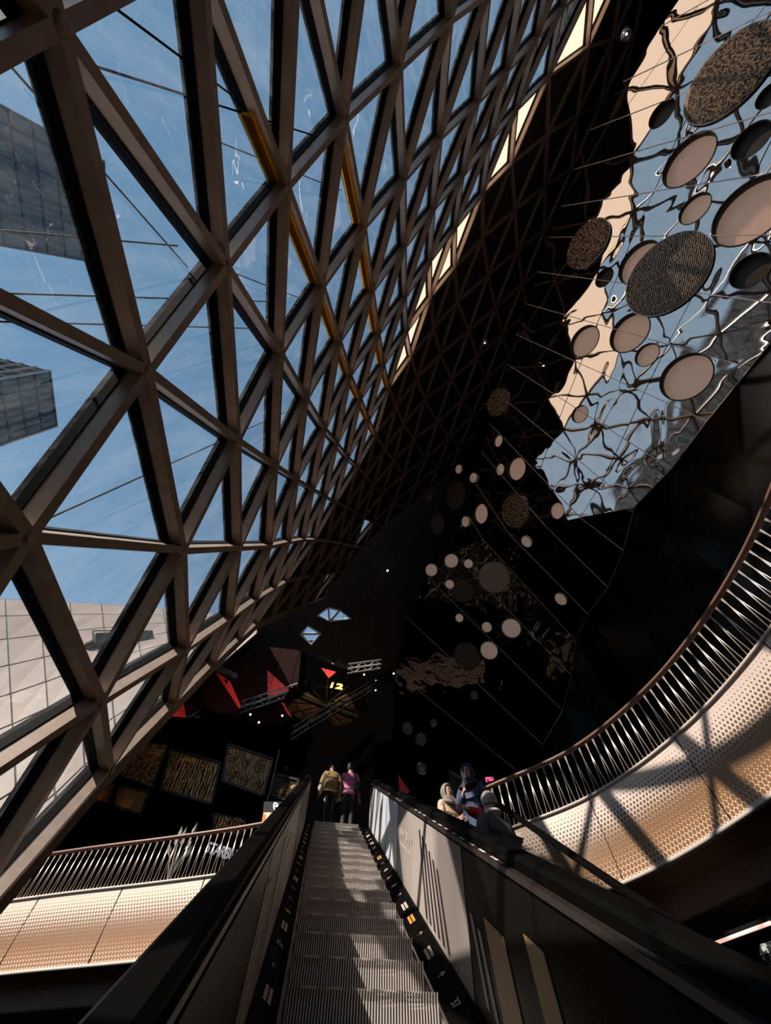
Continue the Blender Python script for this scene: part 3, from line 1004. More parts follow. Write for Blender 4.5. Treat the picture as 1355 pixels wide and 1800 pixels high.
# one step: ridged riser plus tread, modelled once
STEP_D, STEP_R, N_CLEAT = 0.40, 0.40 * SLOPE, 52
vs, fs, mi = [], [], []
x0, x1 = -0.035, 0.965
prof_out = [(0.0, 0.0), (0.012, STEP_R * 0.35), (0.004, STEP_R * 0.8), (-0.016, STEP_R)]     # (y, z) of the riser face, top leaning out
for k in range(N_CLEAT * 2 + 1):
    x = x0 + (x1 - x0) * k / (N_CLEAT * 2 + 1)
    xb = x0 + (x1 - x0) * (k + 1) / (N_CLEAT * 2 + 1)
    rec = 0.0 if k % 2 == 0 else 0.014
    o = len(vs)
    for (yy, zz) in prof_out:
        vs += [(x, yy + rec, zz - (rec * 0.6 if zz > STEP_R * 0.9 else 0)), (xb, yy + rec, zz - (rec * 0.6 if zz > STEP_R * 0.9 else 0))]
    vs += [(x, STEP_D, STEP_R - rec * 0.6), (xb, STEP_D, STEP_R - rec * 0.6)]
    for q in range(len(prof_out)):
        fs.append((o + 2 * q, o + 2 * q + 1, o + 2 * q + 3, o + 2 * q + 2))
        mi.append(0 if k % 2 == 0 else 1)
STEP_ME = mesh_data('step', vs, fs, [M_STEP, M_STEPDARK])
STEP_ME.polygons.foreach_set('material_index', mi)
rotm = Matrix(((E_X[0], E_H[0], 0), (E_X[1], E_H[1], 0), (E_X[2], E_H[2], 1))).to_4x4()
for k in range(21):
    y = 2.38 + k * STEP_D
    p = esc(0, -1.72 - 0.02, y)
    add_data('step', STEP_ME, Matrix.Translation(Vector(p)) @ rotm, escalator)
ys = [0.6, TOP_Y, TOP_Y + 1.2]
esc_sweep([(-0.045, -1.95), (-0.045, -1.62), (-0.06, -1.60), (-0.075, -1.60), (-0.075, -1.95)], ys, 'skirt', M_CHROME, escalator)
esc_sweep([(0.975, -1.95), (0.975, -1.62), (0.99, -1.60), (1.005, -1.60), (1.005, -1.95)], ys, 'skirt', M_CHROME, escalator)
esc_sweep([(-0.075, -1.95), (-0.075, -1.605), (-0.235, -1.50), (-0.26, -1.50), (-0.26, -1.95)], ys, 'sticker_band', M_SKIRT, escalator)
esc_sweep([(1.005, -1.95), (1.005, -1.605), (1.155, -1.50), (1.18, -1.50), (1.18, -1.95)], ys, 'sticker_band', M_SKIRT, escalator)
esc_sweep([(-0.25, -1.52), (-0.27, -0.62), (-0.40, -0.60), (-0.44, -2.3), (-0.30, -2.3)], ys, 'balustrade', M_SKIRT, escalator)
esc_sweep([(1.19, -1.52), (1.25, -0.62), (1.44, -0.60), (1.47, -2.3), (1.25, -2.3)], ys, 'balustrade', M_SKIRT, escalator)
esc_sweep([(-0.285, -0.615), (-0.278, -0.56), (-0.30, -0.535), (-0.385, -0.535), (-0.41, -0.56), (-0.40, -0.615)], ys, 'handrail', M_RUBBER, escalator, False)
esc_sweep([(1.30, -0.615), (1.295, -0.55), (1.32, -0.52), (1.42, -0.51), (1.445, -0.54), (1.44, -0.615)], ys, 'handrail', M_RUBBER, escalator, False)
esc_sweep([(-0.262, -0.635), (-0.266, -0.61), (-0.285, -0.61), (-0.285, -0.635)], ys, 'rail_trim', M_TRIMDARK, escalator)
esc_sweep([(1.238, -0.645), (1.245, -0.61), (1.29, -0.605), (1.29, -0.645)], ys, 'rail_trim', M_TRIMDARK, escalator)
esc_sweep([(-0.435, -0.95), (-0.455, -0.95), (-0.50, -2.8), (-0.44, -2.8)], ys, 'outer_cladding', M_SKIRT, escalator)
esc_sweep([(1.465, -0.95), (1.49, -0.95), (1.53, -2.8), (1.47, -2.8)], ys, 'outer_cladding', M_SKIRT, escalator)

# advertising panels, printed
A_CURTAIN = ramp_noise_material('ad_curtain', [(0.0, (0.02, 0.015, 0.012)), (0.42, (0.10, 0.075, 0.06)), (0.5, (0.45, 0.36, 0.31)), (0.62, (0.62, 0.56, 0.52)), (1.0, (0.30, 0.22, 0.17))], 1.2, (1, 2.6, 0.25), 0.25, 0.6)
A_WHITE = ramp_noise_material('ad_white', [(0.0, (0.02, 0.015, 0.01)), (0.40, (0.06, 0.04, 0.03)), (0.46, (0.55, 0.58, 0.62)), (0.7, (0.66, 0.68, 0.72)), (1.0, (0.35, 0.2, 0.12))], 0.8, (1, 2.0, 0.35), 0.3, 0.9)
A_GREY = ramp_noise_material('ad_grey', [(0.0, (0.05, 0.045, 0.04)), (0.45, (0.24, 0.20, 0.18)), (0.6, (0.42, 0.35, 0.31)), (1.0, (0.5, 0.42, 0.37))], 0.7, (1, 1.2, 0.5), 0.3, 0.3)
A_DARK = ramp_noise_material('ad_dark', [(0.0, (0.004, 0.0035, 0.003)), (0.6, (0.006, 0.005, 0.0045)), (1.0, (0.02, 0.015, 0.011))], 0.6, (1, 0.8, 0.5), 0.3, 0.3)
M_TAN = principled('ad_tan_shape', (0.36, 0.22, 0.10), 0.4)
M_TAN2 = principled('ad_pale_shape', (0.34, 0.28, 0.25), 0.4)
M_STROKE = principled('ad_dark_stroke', (0.02, 0.016, 0.014), 0.4)


def ad_quad(side, y0, y1, f0, f1, off, name, mat, parent=escalator, shear=0.0, **kw):
    """rectangle on an inner balustrade face; f = 0 at the skirt, 1 at the rail"""
    if side < 0:
        lo, hi = (-0.247, -1.50), (-0.262, -0.65)
    else:
        lo, hi = (1.187, -1.50), (1.236, -0.66)

    def pt(y, f):
        X = lo[0] + (hi[0] - lo[0]) * f + (-side) * off
        return esc(X, lo[1] + (hi[1] - lo[1]) * f, y)
    n = -E_X * side
    q = [pt(y0, f0), pt(y1, f0), pt(y1 + shear, f1), pt(y0 + shear, f1)]
    if np.dot(np.cross(q[1] - q[0], q[2] - q[0]), n) < 0:
        q = q[::-1]
    return MB().slab(q, n, 0.004).build(name, mat, parent, **kw)


L1p = ad_quad(-1, 6.3, 10.4, 0, 1, 0.004, 'ad_panel', A_CURTAIN, label='brown and white curtain-like advert on the balustrade')
L2p = ad_quad(-1, 3.3, 6.27, 0, 1, 0.004, 'ad_panel', A_GREY)
L3p = ad_quad(-1, 0.8, 3.27, 0, 1, 0.004, 'ad_panel', A_DARK)
R1p = ad_quad(1, 6.75, 10.4, 0, 1, 0.004, 'ad_panel', A_WHITE, label='white advert with dark brush strokes')
R2p = ad_quad(1, 3.87, 6.72, 0, 1, 0.004, 'ad_panel', A_GREY, label='grey advert with slim dark strokes')
R3p = ad_quad(1, 0.8, 3.84, 0, 1, 0.004, 'ad_panel', A_DARK, label='dark advert with tan block shapes')
for k in range(6):
    ad_quad(1, 4.35 + k * 0.14, 4.40 + k * 0.14, 0.05, 0.62 + 0.05 * k, 0.010, 'print_stroke', M_STROKE, R2p, 0.25)
for (y0_, y1_, f0_, f1_) in ((3.05, 3.35, 0.05, 0.62), (2.55, 2.75, 0.0, 0.75), (3.45, 3.50, 0.1, 0.5), (3.58, 3.63, 0.1, 0.55)):
    ad_quad(1, y0_, y1_, f0_, f1_, 0.010, 'print_block', M_TAN if f1_ > 0.58 else M_TAN2, R3p, 0.15)
for (y0_, y1_, f0_, f1_, mm) in ((3.9, 4.1, 0.1, 0.85, M_TAN2), (2.85, 3.0, 0.0, 0.8, M_TAN), (3.05, 3.2, 0.0, 0.75, M_TAN2)):
    ad_quad(-1, y0_, y1_, f0_, f1_, 0.010, 'print_block', mm, L2p if y0_ > 3.3 else L3p, 0.35)


def on_balustrade(side, y, f, off=0.014):
    if side < 0:
        lo, hi = (-0.247, -1.50), (-0.262, -0.65)
    else:
        lo, hi = (1.187, -1.50), (1.236, -0.66)
    X = lo[0] + (hi[0] - lo[0]) * f - side * off
    return esc(X, lo[1] + (hi[1] - lo[1]) * f, y)


INCL = unit(E_H + np.array([0, 0, SLOPE]))


def print_line(side, y0, y1, f, hgt, n, parent):
    """a line of lettering too small to read: a row of slim strokes"""
    m = MB()
    for k in range(n):
        a = y0 + (y1 - y0) * k / n
        w_ = (y1 - y0) / n * (0.35 + 0.35 * ((k * 7) % 3) / 2)
        h_ = hgt * (0.7 + 0.3 * ((k * 5) % 4) / 3)
        p = [on_balustrade(side, a, f), on_balustrade(side, a + w_, f), on_balustrade(side, a + w_, f + h_), on_balustrade(side, a, f + h_)]
        m.poly(p, [(0, 1, 2, 3)])
    return m.build('print_lettering', M_PRINT, parent)


print_line(1, 5.75, 6.5, 0.60, 0.11, 7, R2p)
print_line(1, 5.75, 6.5, 0.45, 0.05, 16, R2p)
print_line(-1, 4.55, 5.5, 0.62, 0.10, 9, L2p)
print_line(-1, 4.4, 5.4, 0.48, 0.04, 18, L2p)

# stickers along the two skirt bands
def band_pt(side, y, f):
    if side < 0:
        a, b = (-0.085, -1.597), (-0.228, -1.503)
    else:
        a, b = (1.015, -1.597), (1.148, -1.503)
    return esc(a[0] + (b[0] - a[0]) * f, a[1] + (b[1] - a[1]) * f + 0.006, y)


STICK = ['407', '\u2191', None, '\u2191', '37', None, '\u2666', '\u2191', '0', None, '7', '\u2666', None, '37', '\u2191', None, '40', None, '\u2191', '37', None]
STICK_ME = {}
for side in (-1, 1):
    for k in range(21):
        y = 3.3 + k * 0.34
        body = STICK[k if side < 0 else (k * 5 + 3) % len(STICK)]
        orange = k % 7 == 6
        if (body, orange) not in STICK_ME:
            mm = M_ORANGEPRINT if orange else M_PRINT
            if body:
                STICK_ME[(body, orange)] = text_mesh(body, 0.085, mm, 0.001)
            else:                                        # two lines of print too small to read
                mb = MB()
                for r_ in (0, 1):
                    for q in range(9):
                        mb.block((-0.09 + q * 0.021, -0.03 + r_ * 0.036, 0), (-0.09 + q * 0.021 + 0.016 - 0.004 * (q % 2), -0.005 + r_ * 0.036, 0.001))
                STICK_ME[(body, orange)] = mesh_data('sticker', mb.v, mb.f, mm)
        up_band = unit(band_pt(side, y, 1) - band_pt(side, y, 0))
        add_data('sticker', STICK_ME[(body, orange)], frame_matrix(band_pt(side, y, 0.5), INCL if side < 0 else -INCL, up_band), escalator)

# glints painted as pale dashes on the brush strip under the right-hand rail
for k in range(22):
    y = 3.2 + k * 0.22
    MB().poly([esc(1.262, -0.606, y), esc(1.285, -0.604, y), esc(1.285, -0.604, y + 0.11), esc(1.262, -0.606, y + 0.11)], [(0, 1, 2, 3)]).build('rail_glint', M_PRINT, escalator)

# ---- neighbouring down escalator (steeper line of sight, seen beyond the black balustrade)
esc2 = empty('escalator', (2.2, 6.0, 1.85), label='down escalator carrying people, its thin far handrail crossing the bronze fascia', cat='escalator')
S2 = 0.757


def esc2_pt(X, h, y):
    return np.array([X, y, 4.0 + S2 * (min(y, 9.75) - 7.6) + h])


def esc2_sweep(prof, ys_, name, mat):
    m = len(prof)
    vs = [esc2_pt(X, h, y) for y in ys_ for (X, h) in prof]
    fs = []
    for i in range(len(ys_) - 1):
        for k in range(m):
            a, b = i * m + k, i * m + (k + 1) % m
            fs.append((a, b, b + m, a + m))
    fs += [tuple(range(m)), tuple(reversed(range((len(ys_) - 1) * m, len(ys_) * m)))]
    return MB().poly(vs, fs).build(name, mat, esc2)


y2 = [2.6, 9.75, 10.9]
esc2_sweep([(2.76, -0.05), (2.76, 0.0), (2.78, 0.018), (2.83, 0.018), (2.845, 0.0), (2.845, -0.05)], y2, 'handrail', M_RUBBER)
M_CLEAR = glass_material('balustrade_glass', (0.8, 0.78, 0.75), 0.8, 0.02)
esc2_sweep([(2.795, -0.92), (2.795, -0.05), (2.805, -0.05), (2.805, -0.92)], y2, 'glass_balustrade', M_CLEAR)
esc2_sweep([(2.66, -1.25), (2.66, -0.92), (2.92, -0.92), (2.92, -1.25)], y2, 'deck', M_SKIRT)
esc2_sweep([(1.56, -1.25), (1.56, -0.92), (1.72, -0.92), (1.72, -1.25)], y2, 'deck', M_SKIRT)
FEET2 = [(6.60, 2.10), (6.25, 2.04), (5.60, 1.36), (5.04, 1.03)]          # where the riders stand (y, z)
for k in range(16):
    y = 3.0 + k * 0.42
    z = esc2_pt(2.2, -0.97, y)[2]
    for (fy, fz) in FEET2:
        if y - 0.22 <= fy < y + 0.62:
            z = min(z, fz - 0.01)
    MB().block((1.72, y - 0.02, z - 0.33), (2.66, y + 0.42, z)).build('step', M_STEP, esc2)

# ================================================================== ROUND LIGHTS ON THE MIRROR CEILING
# (pixel x, pixel y, long axis px, kind, facet, label); kind o = open recessed beige dish, p = perforated lid
DISCS = [
    (1282, 135, 137, 'p', 1, 'large perforated round lid near the bright corner of the mirror'),
    (1210, 282, 82, 'o', 1, 'recessed beige dish where striped ripples meet it in the mirror'),
    (1163, 200, 42, 's', 1, 'narrow dark round recess below the pale band in the mirror'),
    (1320, 247, 57, 's', 1, 'dark round recess under the large perforated lid'),
    (1221, 367, 49, 'o', 1, 'small brown dish below the rippled reflection'),
    (1319, 371, 112, 'o', 1, 'largest brown open dish, cut by a sunlit streak'),
    (1353, 167, 40, 's', 1, 'dark round recess at the very edge of the picture'),
    (1034, 430, 80, 'p', 1, 'small perforated lid close to the dark roof band'),
    (1062, 488, 32, 's', 1, 'tiny dark recess beside the small perforated lid'),
    (1123, 462, 70, 'o', 1, 'pale dish touching the big ribbed perforated lid'),
    (1172, 485, 137, 'p', 1, 'big ribbed dark perforated lid in the middle of the mirror'),
    (1318, 476, 58, 's', 1, 'half-dark dish below the largest brown dish'),
    (1027, 600, 54, 'o', 1, 'pale dish in a blue-grey part of the mirror, nearest the roof'),
    (1106, 585, 68, 'o', 1, 'pale dish crossed by a white seam under the ribbed lid'),
    (1137, 624, 40, 'o', 1, 'small half-shaded dish between two larger pale dishes'),
    (1205, 663, 82, 'o', 1, 'large pale dish near the black wall above the orange lines'),
    (1019, 728, 31, 'o', 1, 'small dish right above the orange reflected lines'),
    (876, 708, 50, 'p', 1, 'pale perforated lid at the edge of the dark roof'),
    (875, 775, 22, 'o', 1, 'tiny dish below the pale perforated lid'),
    (878, 825, 22, 'o', 1, 'tiny dish on a seam beside the bright round dish'),
    (907, 824, 42, 'o', 1, 'bright round dish on the brown strip of mirror'),
    (906, 898, 60, 'p', 1, 'gold perforated lid below the bright round dish'),
    (844, 903, 37, 'o', 1, 'bright disc with a double rim beside the gold perforated lid'),
    (978, 898, 30, 'o', 1, 'small dish at the lower tip of the blue reflection'),
    (834, 840, 19, 'c', 1, 'tiny disc at the top end of a white seam'),
    (820, 917, 20, 'c', 0, 'tiny disc just off the double-rimmed disc'),
    (808, 825, 17, 'c', 0, 'tiny pale disc highest on the dark part'),
    (756, 875, 14, 'd', 0, 'faint tiny disc farthest into the dark roof'),
    (802, 871, 50, 'q', 0, 'dim perforated lid in the dark near the roof'),
    (771, 921, 39, 'q', 0, 'smaller dim perforated lid above the blue glint'),
    (927, 951, 26, 'c', 2, 'small disc below the gold perforated lid'),
    (869, 1015, 65, 'P', 3, 'silver leaf-patterned lid, the biggest on the dark facet'),
    (794, 986, 31, 'c', 3, 'plain disc beside the blue glint'),
    (824, 991, 20, 'c', 3, 'tiny disc next to the silver leaf lid'),
    (759, 1002, 28, 'c', 3, 'disc in front of the blue glint'),
    (791, 1027, 20, 'c', 3, 'tiny disc below the blue glint'),
    (815, 1040, 46, 'q', 3, 'dim perforated lid beneath the plain disc'),
    (987, 1052, 28, 'c', 2, 'lone disc with bright rim close to the black wall'),
    (899, 1104, 41, 'c', 3, 'thick coin-like disc, larger of two below the silver lid'),
    (856, 1102, 22, 'c', 3, 'small coin-like disc beside the thick one'),
    (808, 1086, 18, 'c', 3, 'tiny disc under the dim perforated lid'),
    (860, 1143, 38, 'c', 3, 'thick coin-like disc lowest of the bright ones'),
    (821, 1153, 55, 'q', 3, 'dim perforated lid lowest on the dark facet'),
    (834, 1222, 17, 'd', 3, 'faint small disc below the lowest perforated lid'),
    (717, 1280, 24, 'd', 3, 'faint disc low in the dark, left of a pair'),
    (741, 1299, 25, 'd', 3, 'faint disc low in the dark, right of a pair'),
    (763, 1270, 15, 'd', 3, 'faint tiny disc above the low pair'),
    (742, 1350, 22, 'd', 3, 'faint disc just above the escalator people'),
]
M_LID = ramp_noise_material('perforated_lid', [(0.0, (0.01, 0.008, 0.006)), (0.47, (0.02, 0.016, 0.012)), (0.53, (0.42, 0.30, 0.20)), (1.0, (0.62, 0.48, 0.38))], 16.0, (1, 1, 1), 0.4, 0.0)
M_LIDDARK = ramp_noise_material('ribbed_lid', [(0.0, (0.006, 0.006, 0.005)), (0.56, (0.03, 0.027, 0.022)), (0.62, (0.30, 0.26, 0.22)), (1.0, (0.6, 0.5, 0.42))], 9.0, (1, 1, 1), 0.35, 6.0, True)
M_LIDPALE = ramp_noise_material('leaf_lid', [(0.0, (0.08, 0.07, 0.05)), (0.45, (0.25, 0.21, 0.16)), (0.56, (0.75, 0.68, 0.58)), (1.0, (0.85, 0.78, 0.68))], 12.0, (1, 1, 1), 0.35, 9.0, True)
M_LIDDIM = ramp_noise_material('dim_lid', [(0.0, (0.03, 0.025, 0.02)), (0.48, (0.07, 0.06, 0.05)), (0.55, (0.22, 0.19, 0.16)), (1.0, (0.25, 0.21, 0.18))], 7.0, (1, 1, 1), 0.4, 3.0)
M_COIN = principled('coin_disc', (0.62, 0.47, 0.38), 0.5, emit=(1.0, 0.74, 0.60), estr=0.12)  # faint glow replaces the sunlight that would fall on these discs
M_COINDIM = principled('faint_disc', (0.25, 0.2, 0.17), 0.5)
M_RIM = principled('pale_rim', (0.75, 0.64, 0.55), 0.35)
FACETS = {1: (C1, N1), 2: (C2, N2), 3: (C3, N3), 0: (C1, N1)}
cut = MB()
cut_list = []
for (dx, dy, lng, kd, fc, lab) in DISCS:
    c_, n_ = FACETS[fc]
    q = on_plane((dx, dy), c_, n_)
    dep = np.dot(q, AXIS)
    r = lng / 2 * dep / FOCAL * (0.97 if fc < 2 else 0.82)
    root = empty('ceiling_light' if kd in 'osc' + 'd' else 'perforated_disc', q, label=lab, cat='ceiling light' if kd in 'oscd' else 'ceiling disc', group='round lights and lids on the mirror ceiling')
    if kd in 'os':
        cut_list.append((q, n_, r))
        dpt = 0.26 * r + 0.05
        MB().lathe(q, n_, [(r * 1.03, -0.02), (r * 1.035, 0.012), (r * 0.985, 0.012), (r * 0.985, -dpt)], 40).build('rim', M_DISCSIDE, root, True)
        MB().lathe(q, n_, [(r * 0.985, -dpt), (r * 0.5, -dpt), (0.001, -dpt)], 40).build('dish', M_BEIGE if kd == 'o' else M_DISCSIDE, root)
    elif kd in 'pqP':
        mm = M_LIDDARK if lng > 130 and dy > 300 else (M_LIDPALE if kd == 'P' else (M_LIDDIM if kd == 'q' else M_LID))
        MB().lathe(q, n_, [(r * 0.97, 0.03), (r, 0.05), (r, 0.09), (r * 0.9, 0.12), (r * 0.5, 0.14), (0.001, 0.145)], 40).build('lid', mm, root)
        MB().lathe(q, n_, [(r * 1.0, 0.0), (r * 1.02, 0.05), (r * 1.02, 0.08), (r * 0.97, 0.085)], 40).build('rim', M_CHROME if kd != 'q' else M_DISCSIDE, root)
    else:
        mm = M_COIN if kd == 'c' else M_COINDIM
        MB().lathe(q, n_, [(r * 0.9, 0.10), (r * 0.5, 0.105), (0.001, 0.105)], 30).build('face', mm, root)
        MB().lathe(q, n_, [(r, 0.0), (r, 0.09), (r * 0.95, 0.115), (r * 0.9, 0.10)], 30).build('rim', M_RIM if kd == 'c' else M_COINDIM, root)
# cut the recesses out of the mirror panels
cm = MB()
for (q, n_, r) in cut_list:
    o = len(cm.v)
    a, u = n_, None
    ref = np.array([0, 0, 1.0])
    u = unit(np.cross(a, ref))
    v = np.cross(a, u)
    m_ = 40
    for hh in (-0.3, 0.3):
        for k in range(m_):
            t = 2 * math.pi * k / m_
            cm.v.append(tuple(q + a * hh + (u * math.cos(t) + v * math.sin(t)) * r))
    cm.f += [tuple(o + k for k in reversed(range(m_))), tuple(o + m_ + k for k in range(m_))]
    cm.f += [(o + k, o + (k + 1) % m_, o + m_ + (k + 1) % m_, o + m_ + k) for k in range(m_)]
cutter = cm.build('cutter', M_MIRROR)
bmc = bmesh.new()
bmc.from_mesh(cutter.data)
bmesh.ops.recalc_face_normals(bmc, faces=bmc.faces)
bmc.to_mesh(cutter.data)
bmc.free()
hit = []
for (o, m_, rad) in PANELS:
    if any(np.linalg.norm(q - m_) < rad + r + 0.1 for (q, n_, r) in cut_list):
        md = o.modifiers.new('cut', 'BOOLEAN')
        md.operation = 'DIFFERENCE'
        md.object = cutter
        md.solver = 'EXACT'
        hit.append(o)
bpy.context.view_layer.update()
dg = bpy.context.evaluated_depsgraph_get()
new = [(o, bpy.data.meshes.new_from_object(o.evaluated_get(dg))) for o in hit]
for o, me in new:
    o.modifiers.clear()
    o.data = me
bpy.data.objects.remove(cutter)

# small dome cameras on the dark roof
for px, dist, lab in (((852, 603), 22.0, 'small dome camera glinting on the dark roof band'), ((1101, 60), 21.0, 'small dome camera at the top of the roof band by the mirror')):
    q = unit(ray(*px)) * dist
    root = empty('dome_camera', q, label=lab, cat='camera')
    MB().lathe(q, -unit(q), [(0.16, -0.1), (0.16, 0.0), (0.13, 0.03)], 16).build('housing', M_CHROME, root)
    MB().sphere(q - unit(q) * 0.03, 0.115, 12, 8).build('dome', principled('dome_glass', (0.3, 0.25, 0.33), 0.1, 0.6), root, True)
    MB().sphere(q - unit(q) * 0.15, 0.03, 8, 6).build('led', M_WHITELIGHT, root, True)
q = at_y((681, 1003), 17.5)
root = empty('pendant_lamp', q, label='single small white lamp glowing in the dark roof hollow', cat='lamp')
MB().sphere(q, 0.07, 10, 7).build('bulb', M_WHITELIGHT, root, True)
MB().tube([q, np.array([q[0], q[1], 24.6 - 0.581 * (q[1] - 20.0)])], 0.015, 6).build('cord', M_TRUSSDARK, root)

# ================================================================== FOOD COURT
def quad_at_y(pxs, y, th, name, mat, parent=None, **kw):
    q = [at_y(p, y) for p in pxs]
    if np.dot(np.cross(q[1] - q[0], q[2] - q[0]), np.array([0, -1.0, 0])) < 0:
        q = q[::-1]
    return MB().slab(q, (0, -1, 0), th).build(name, mat, parent, **kw)


M_DARKRED = principled('dark_red_wall', (0.012, 0.0013, 0.0013), 0.8, spec=0.1)
M_REDSUN = principled('red_sun_patch', (0.72, 0.03, 0.02), 0.5, noise=(3, 0.2))  # bright copy of the wall red, sunlight put into the colour
quad_at_y([(250, 1290), (400, 1130), (470, 1120), (530, 1135), (520, 1250), (450, 1320), (300, 1330)], 27.6, 0.1, 'wall_back_red', M_DARKRED, label='dark red wall high behind the lighting trusses', cat='wall', kind='structure')
REDS = [  # sun patches on the red wall shaped as thin panels; standing panel last
    ([(318, 1225), (325, 1245), (328, 1290), (262, 1296), (300, 1238)], 'wide red sun-patch panel just right of the facade sill'),
    ([(378, 1180), (405, 1198), (424, 1243), (421, 1247)], 'slim red sun-patch wedge below a steel bracket'),
    ([(470, 1178), (513, 1217), (470, 1223)], 'red sun-patch triangle above the truss with white bars'),
    ([(565, 1174), (591, 1181), (578, 1192)], 'small red sun-patch sliver above the clock disc'),
    ([(494, 1234), (503, 1238), (514, 1262), (505, 1255)], 'little red sun-patch chip beside the clock disc'),
    ([(700, 1362), (720, 1390), (712, 1402), (703, 1395)], 'red standing panel behind the escalator top'),
]
FILL_LAMPS = []                     # (target, radius, colour, watts) for spots added to brighten sun patches, disc and trusses
for pxs, lab in REDS:
    quad_at_y(pxs, 27.5 if pxs[0][1] < 1300 else 15.5, 0.08, 'red_patch_panel', M_REDSUN, label=lab, cat='panel', group='red panels')
    _c = sum(at_y(p, 27.5 if pxs[0][1] < 1300 else 15.5) for p in pxs) / len(pxs)
    _w = max(np.linalg.norm(at_y(p, 27.5 if pxs[0][1] < 1300 else 15.5) - _c) for p in pxs)
    if pxs[0][1] < 1300:
        FILL_LAMPS.append((_c, _w, (1.0, 0.9, 0.82), 70 * (0.35 + _w) if pxs[0][1] < 1300 else 60, lab))

# clock-like decorative disc with the number 12
cq = at_y((573, 1238), 23.5)
cr = 2.2
clock = empty('clock_disc', cq, label='big bronze clock-face ceiling disc with glowing number 12', cat='clock')
CAX = unit((0.0, 0.10, -0.995))
crr = 72 * np.dot(cq, AXIS) / FOCAL
M_CLOCK = principled('clock_face', (0.22, 0.15, 0.09), 0.6, noise=(1.2, 0.5))
M_CLOCKDARK = principled('clock_dark', (0.01, 0.008, 0.006), 0.7)


def on_clock(a, r, h=0.0):
    u = unit(np.cross(CAX, (0, 0, 1)))
    u = u if u[0] > 0 else -u
    v = unit(np.cross(u, CAX))
    v = v if v[1] > 0 else -v
    return cq + u * math.cos(a) * r + v * math.sin(a) * r + CAX * h


def clock_sector(a0, a1, r0, r1, h, name, mat):
    n = 14
    vs = [on_clock(a0 + (a1 - a0) * k / n, r, h) for k in range(n + 1) for r in (r0, r1)]
    fs = [(2 * k, 2 * k + 1, 2 * k + 3, 2 * k + 2) for k in range(n)]
    return MB().poly(vs, fs).build(name, mat, clock)


R_ = math.radians
clock_sector(R_(112), R_(222), 0.15, crr, 0.0, 'face_sector', M_CLOCK)
clock_sector(R_(22), R_(78), 0.2, crr, 0.0, 'face_sector', M_CLOCK)
clock_sector(R_(-48), R_(10), 0.7, crr, 0.0, 'face_sector', M_CLOCK)
for rr in (crr * 0.74, crr):
    clock_sector(R_(0), R_(360), rr - 0.05, rr, 0.02, 'ring', M_CLOCKDARK)
for a in range(0, 360, 30):
    MB().tube([on_clock(R_(a), 0.2, 0.03), on_clock(R_(a), crr, 0.03)], 0.035, 5).build('spoke', M_CLOCKDARK, clock)
MB().tube([on_clock(R_(205), crr * 0.9, 0.05), on_clock(R_(30), crr * 0.8, 0.05)], 0.10, 6).build('hand', M_CLOCKDARK, clock)
M_GLOW12 = principled('glowing_number', (1, 0.5, 0.1), 0.5, emit=(1.0, 0.50, 0.12), estr=2.2)
me = text_mesh('12', 0.95, M_GLOW12, 0.02, bold=True)
xd = unit(on_clock(0, 1) - cq)
yd = unit(on_clock(R_(90), 1) - cq)
add_data('number', me, frame_matrix(on_plane((590, 1206), cq, CAX) * 0.97, unit((1, 0, -0.10)), (0.0, 0.45, 0.89)), clock)


def truss(p, q, y, n, label, mat, wid=0.5, lights=()):
    """box truss between two pixels on the plane y"""
    a, b = at_y(p, y), at_y(q, y + 0.6)
    root = empty('lighting_truss', a, label=label, cat='truss', group='lighting trusses over the food court')
    up = np.array([0, 0, wid])
    fw = np.array([0, wid, 0])
    for o_ in (up * 0, up, fw, up + fw):
        MB().tube([a + o_, b + o_], 0.045, 6).build('chord', mat, root)
    for k in range(n):
        s, e_ = a + (b - a) * k / n, a + (b - a) * (k + 1) / n
        MB().tube([s, e_ + up] if k % 2 else [s + up, e_], 0.03, 5).build('brace', mat, root)
        MB().tube([s + fw, e_ + up + fw] if k % 2 else [s + up + fw, e_ + fw], 0.03, 5).build('brace', mat, root)
    return root


FILL_LAMPS.append((cq, 2.6, (1.0, 0.66, 0.36), 420, 'clock-face disc'))
FILL_LAMPS.append((at_y((470, 1230), 23.6), 0.9, (1.0, 0.96, 0.92), 60, 'truss with white bars'))
FILL_LAMPS.append((at_y((640, 1172), 20.7), 0.7, (1.0, 0.96, 0.92), 50, 'short pale truss'))
FILL_LAMPS.append((at_y((310, 1280), 24.0), 0.7, (1.0, 0.96, 0.92), 50, 'small truss by the sill'))
M_TRUSSLIT = principled('truss_lit', (0.8, 0.8, 0.8), 0.4)
truss((282, 1296), (345, 1262), 24.0, 5, 'small truss in front of the wide red sun-patch panel', M_TRUSS)
truss((420, 1245), (520, 1212), 23.6, 7, 'truss with white bars under the red triangle', M_TRUSS)
truss((512, 1292), (690, 1186), 19.5, 10, 'long black truss crossing the clock disc', M_TRUSSDARK, 0.4)
truss((612, 1176), (670, 1168), 20.5, 5, 'short pale truss right of the clock disc', M_TRUSS, 0.4)
truss((375, 1172), (415, 1190), 23.0, 3, 'thin steel bracket above the slim red wedge', M_TRUSS, 0.22)

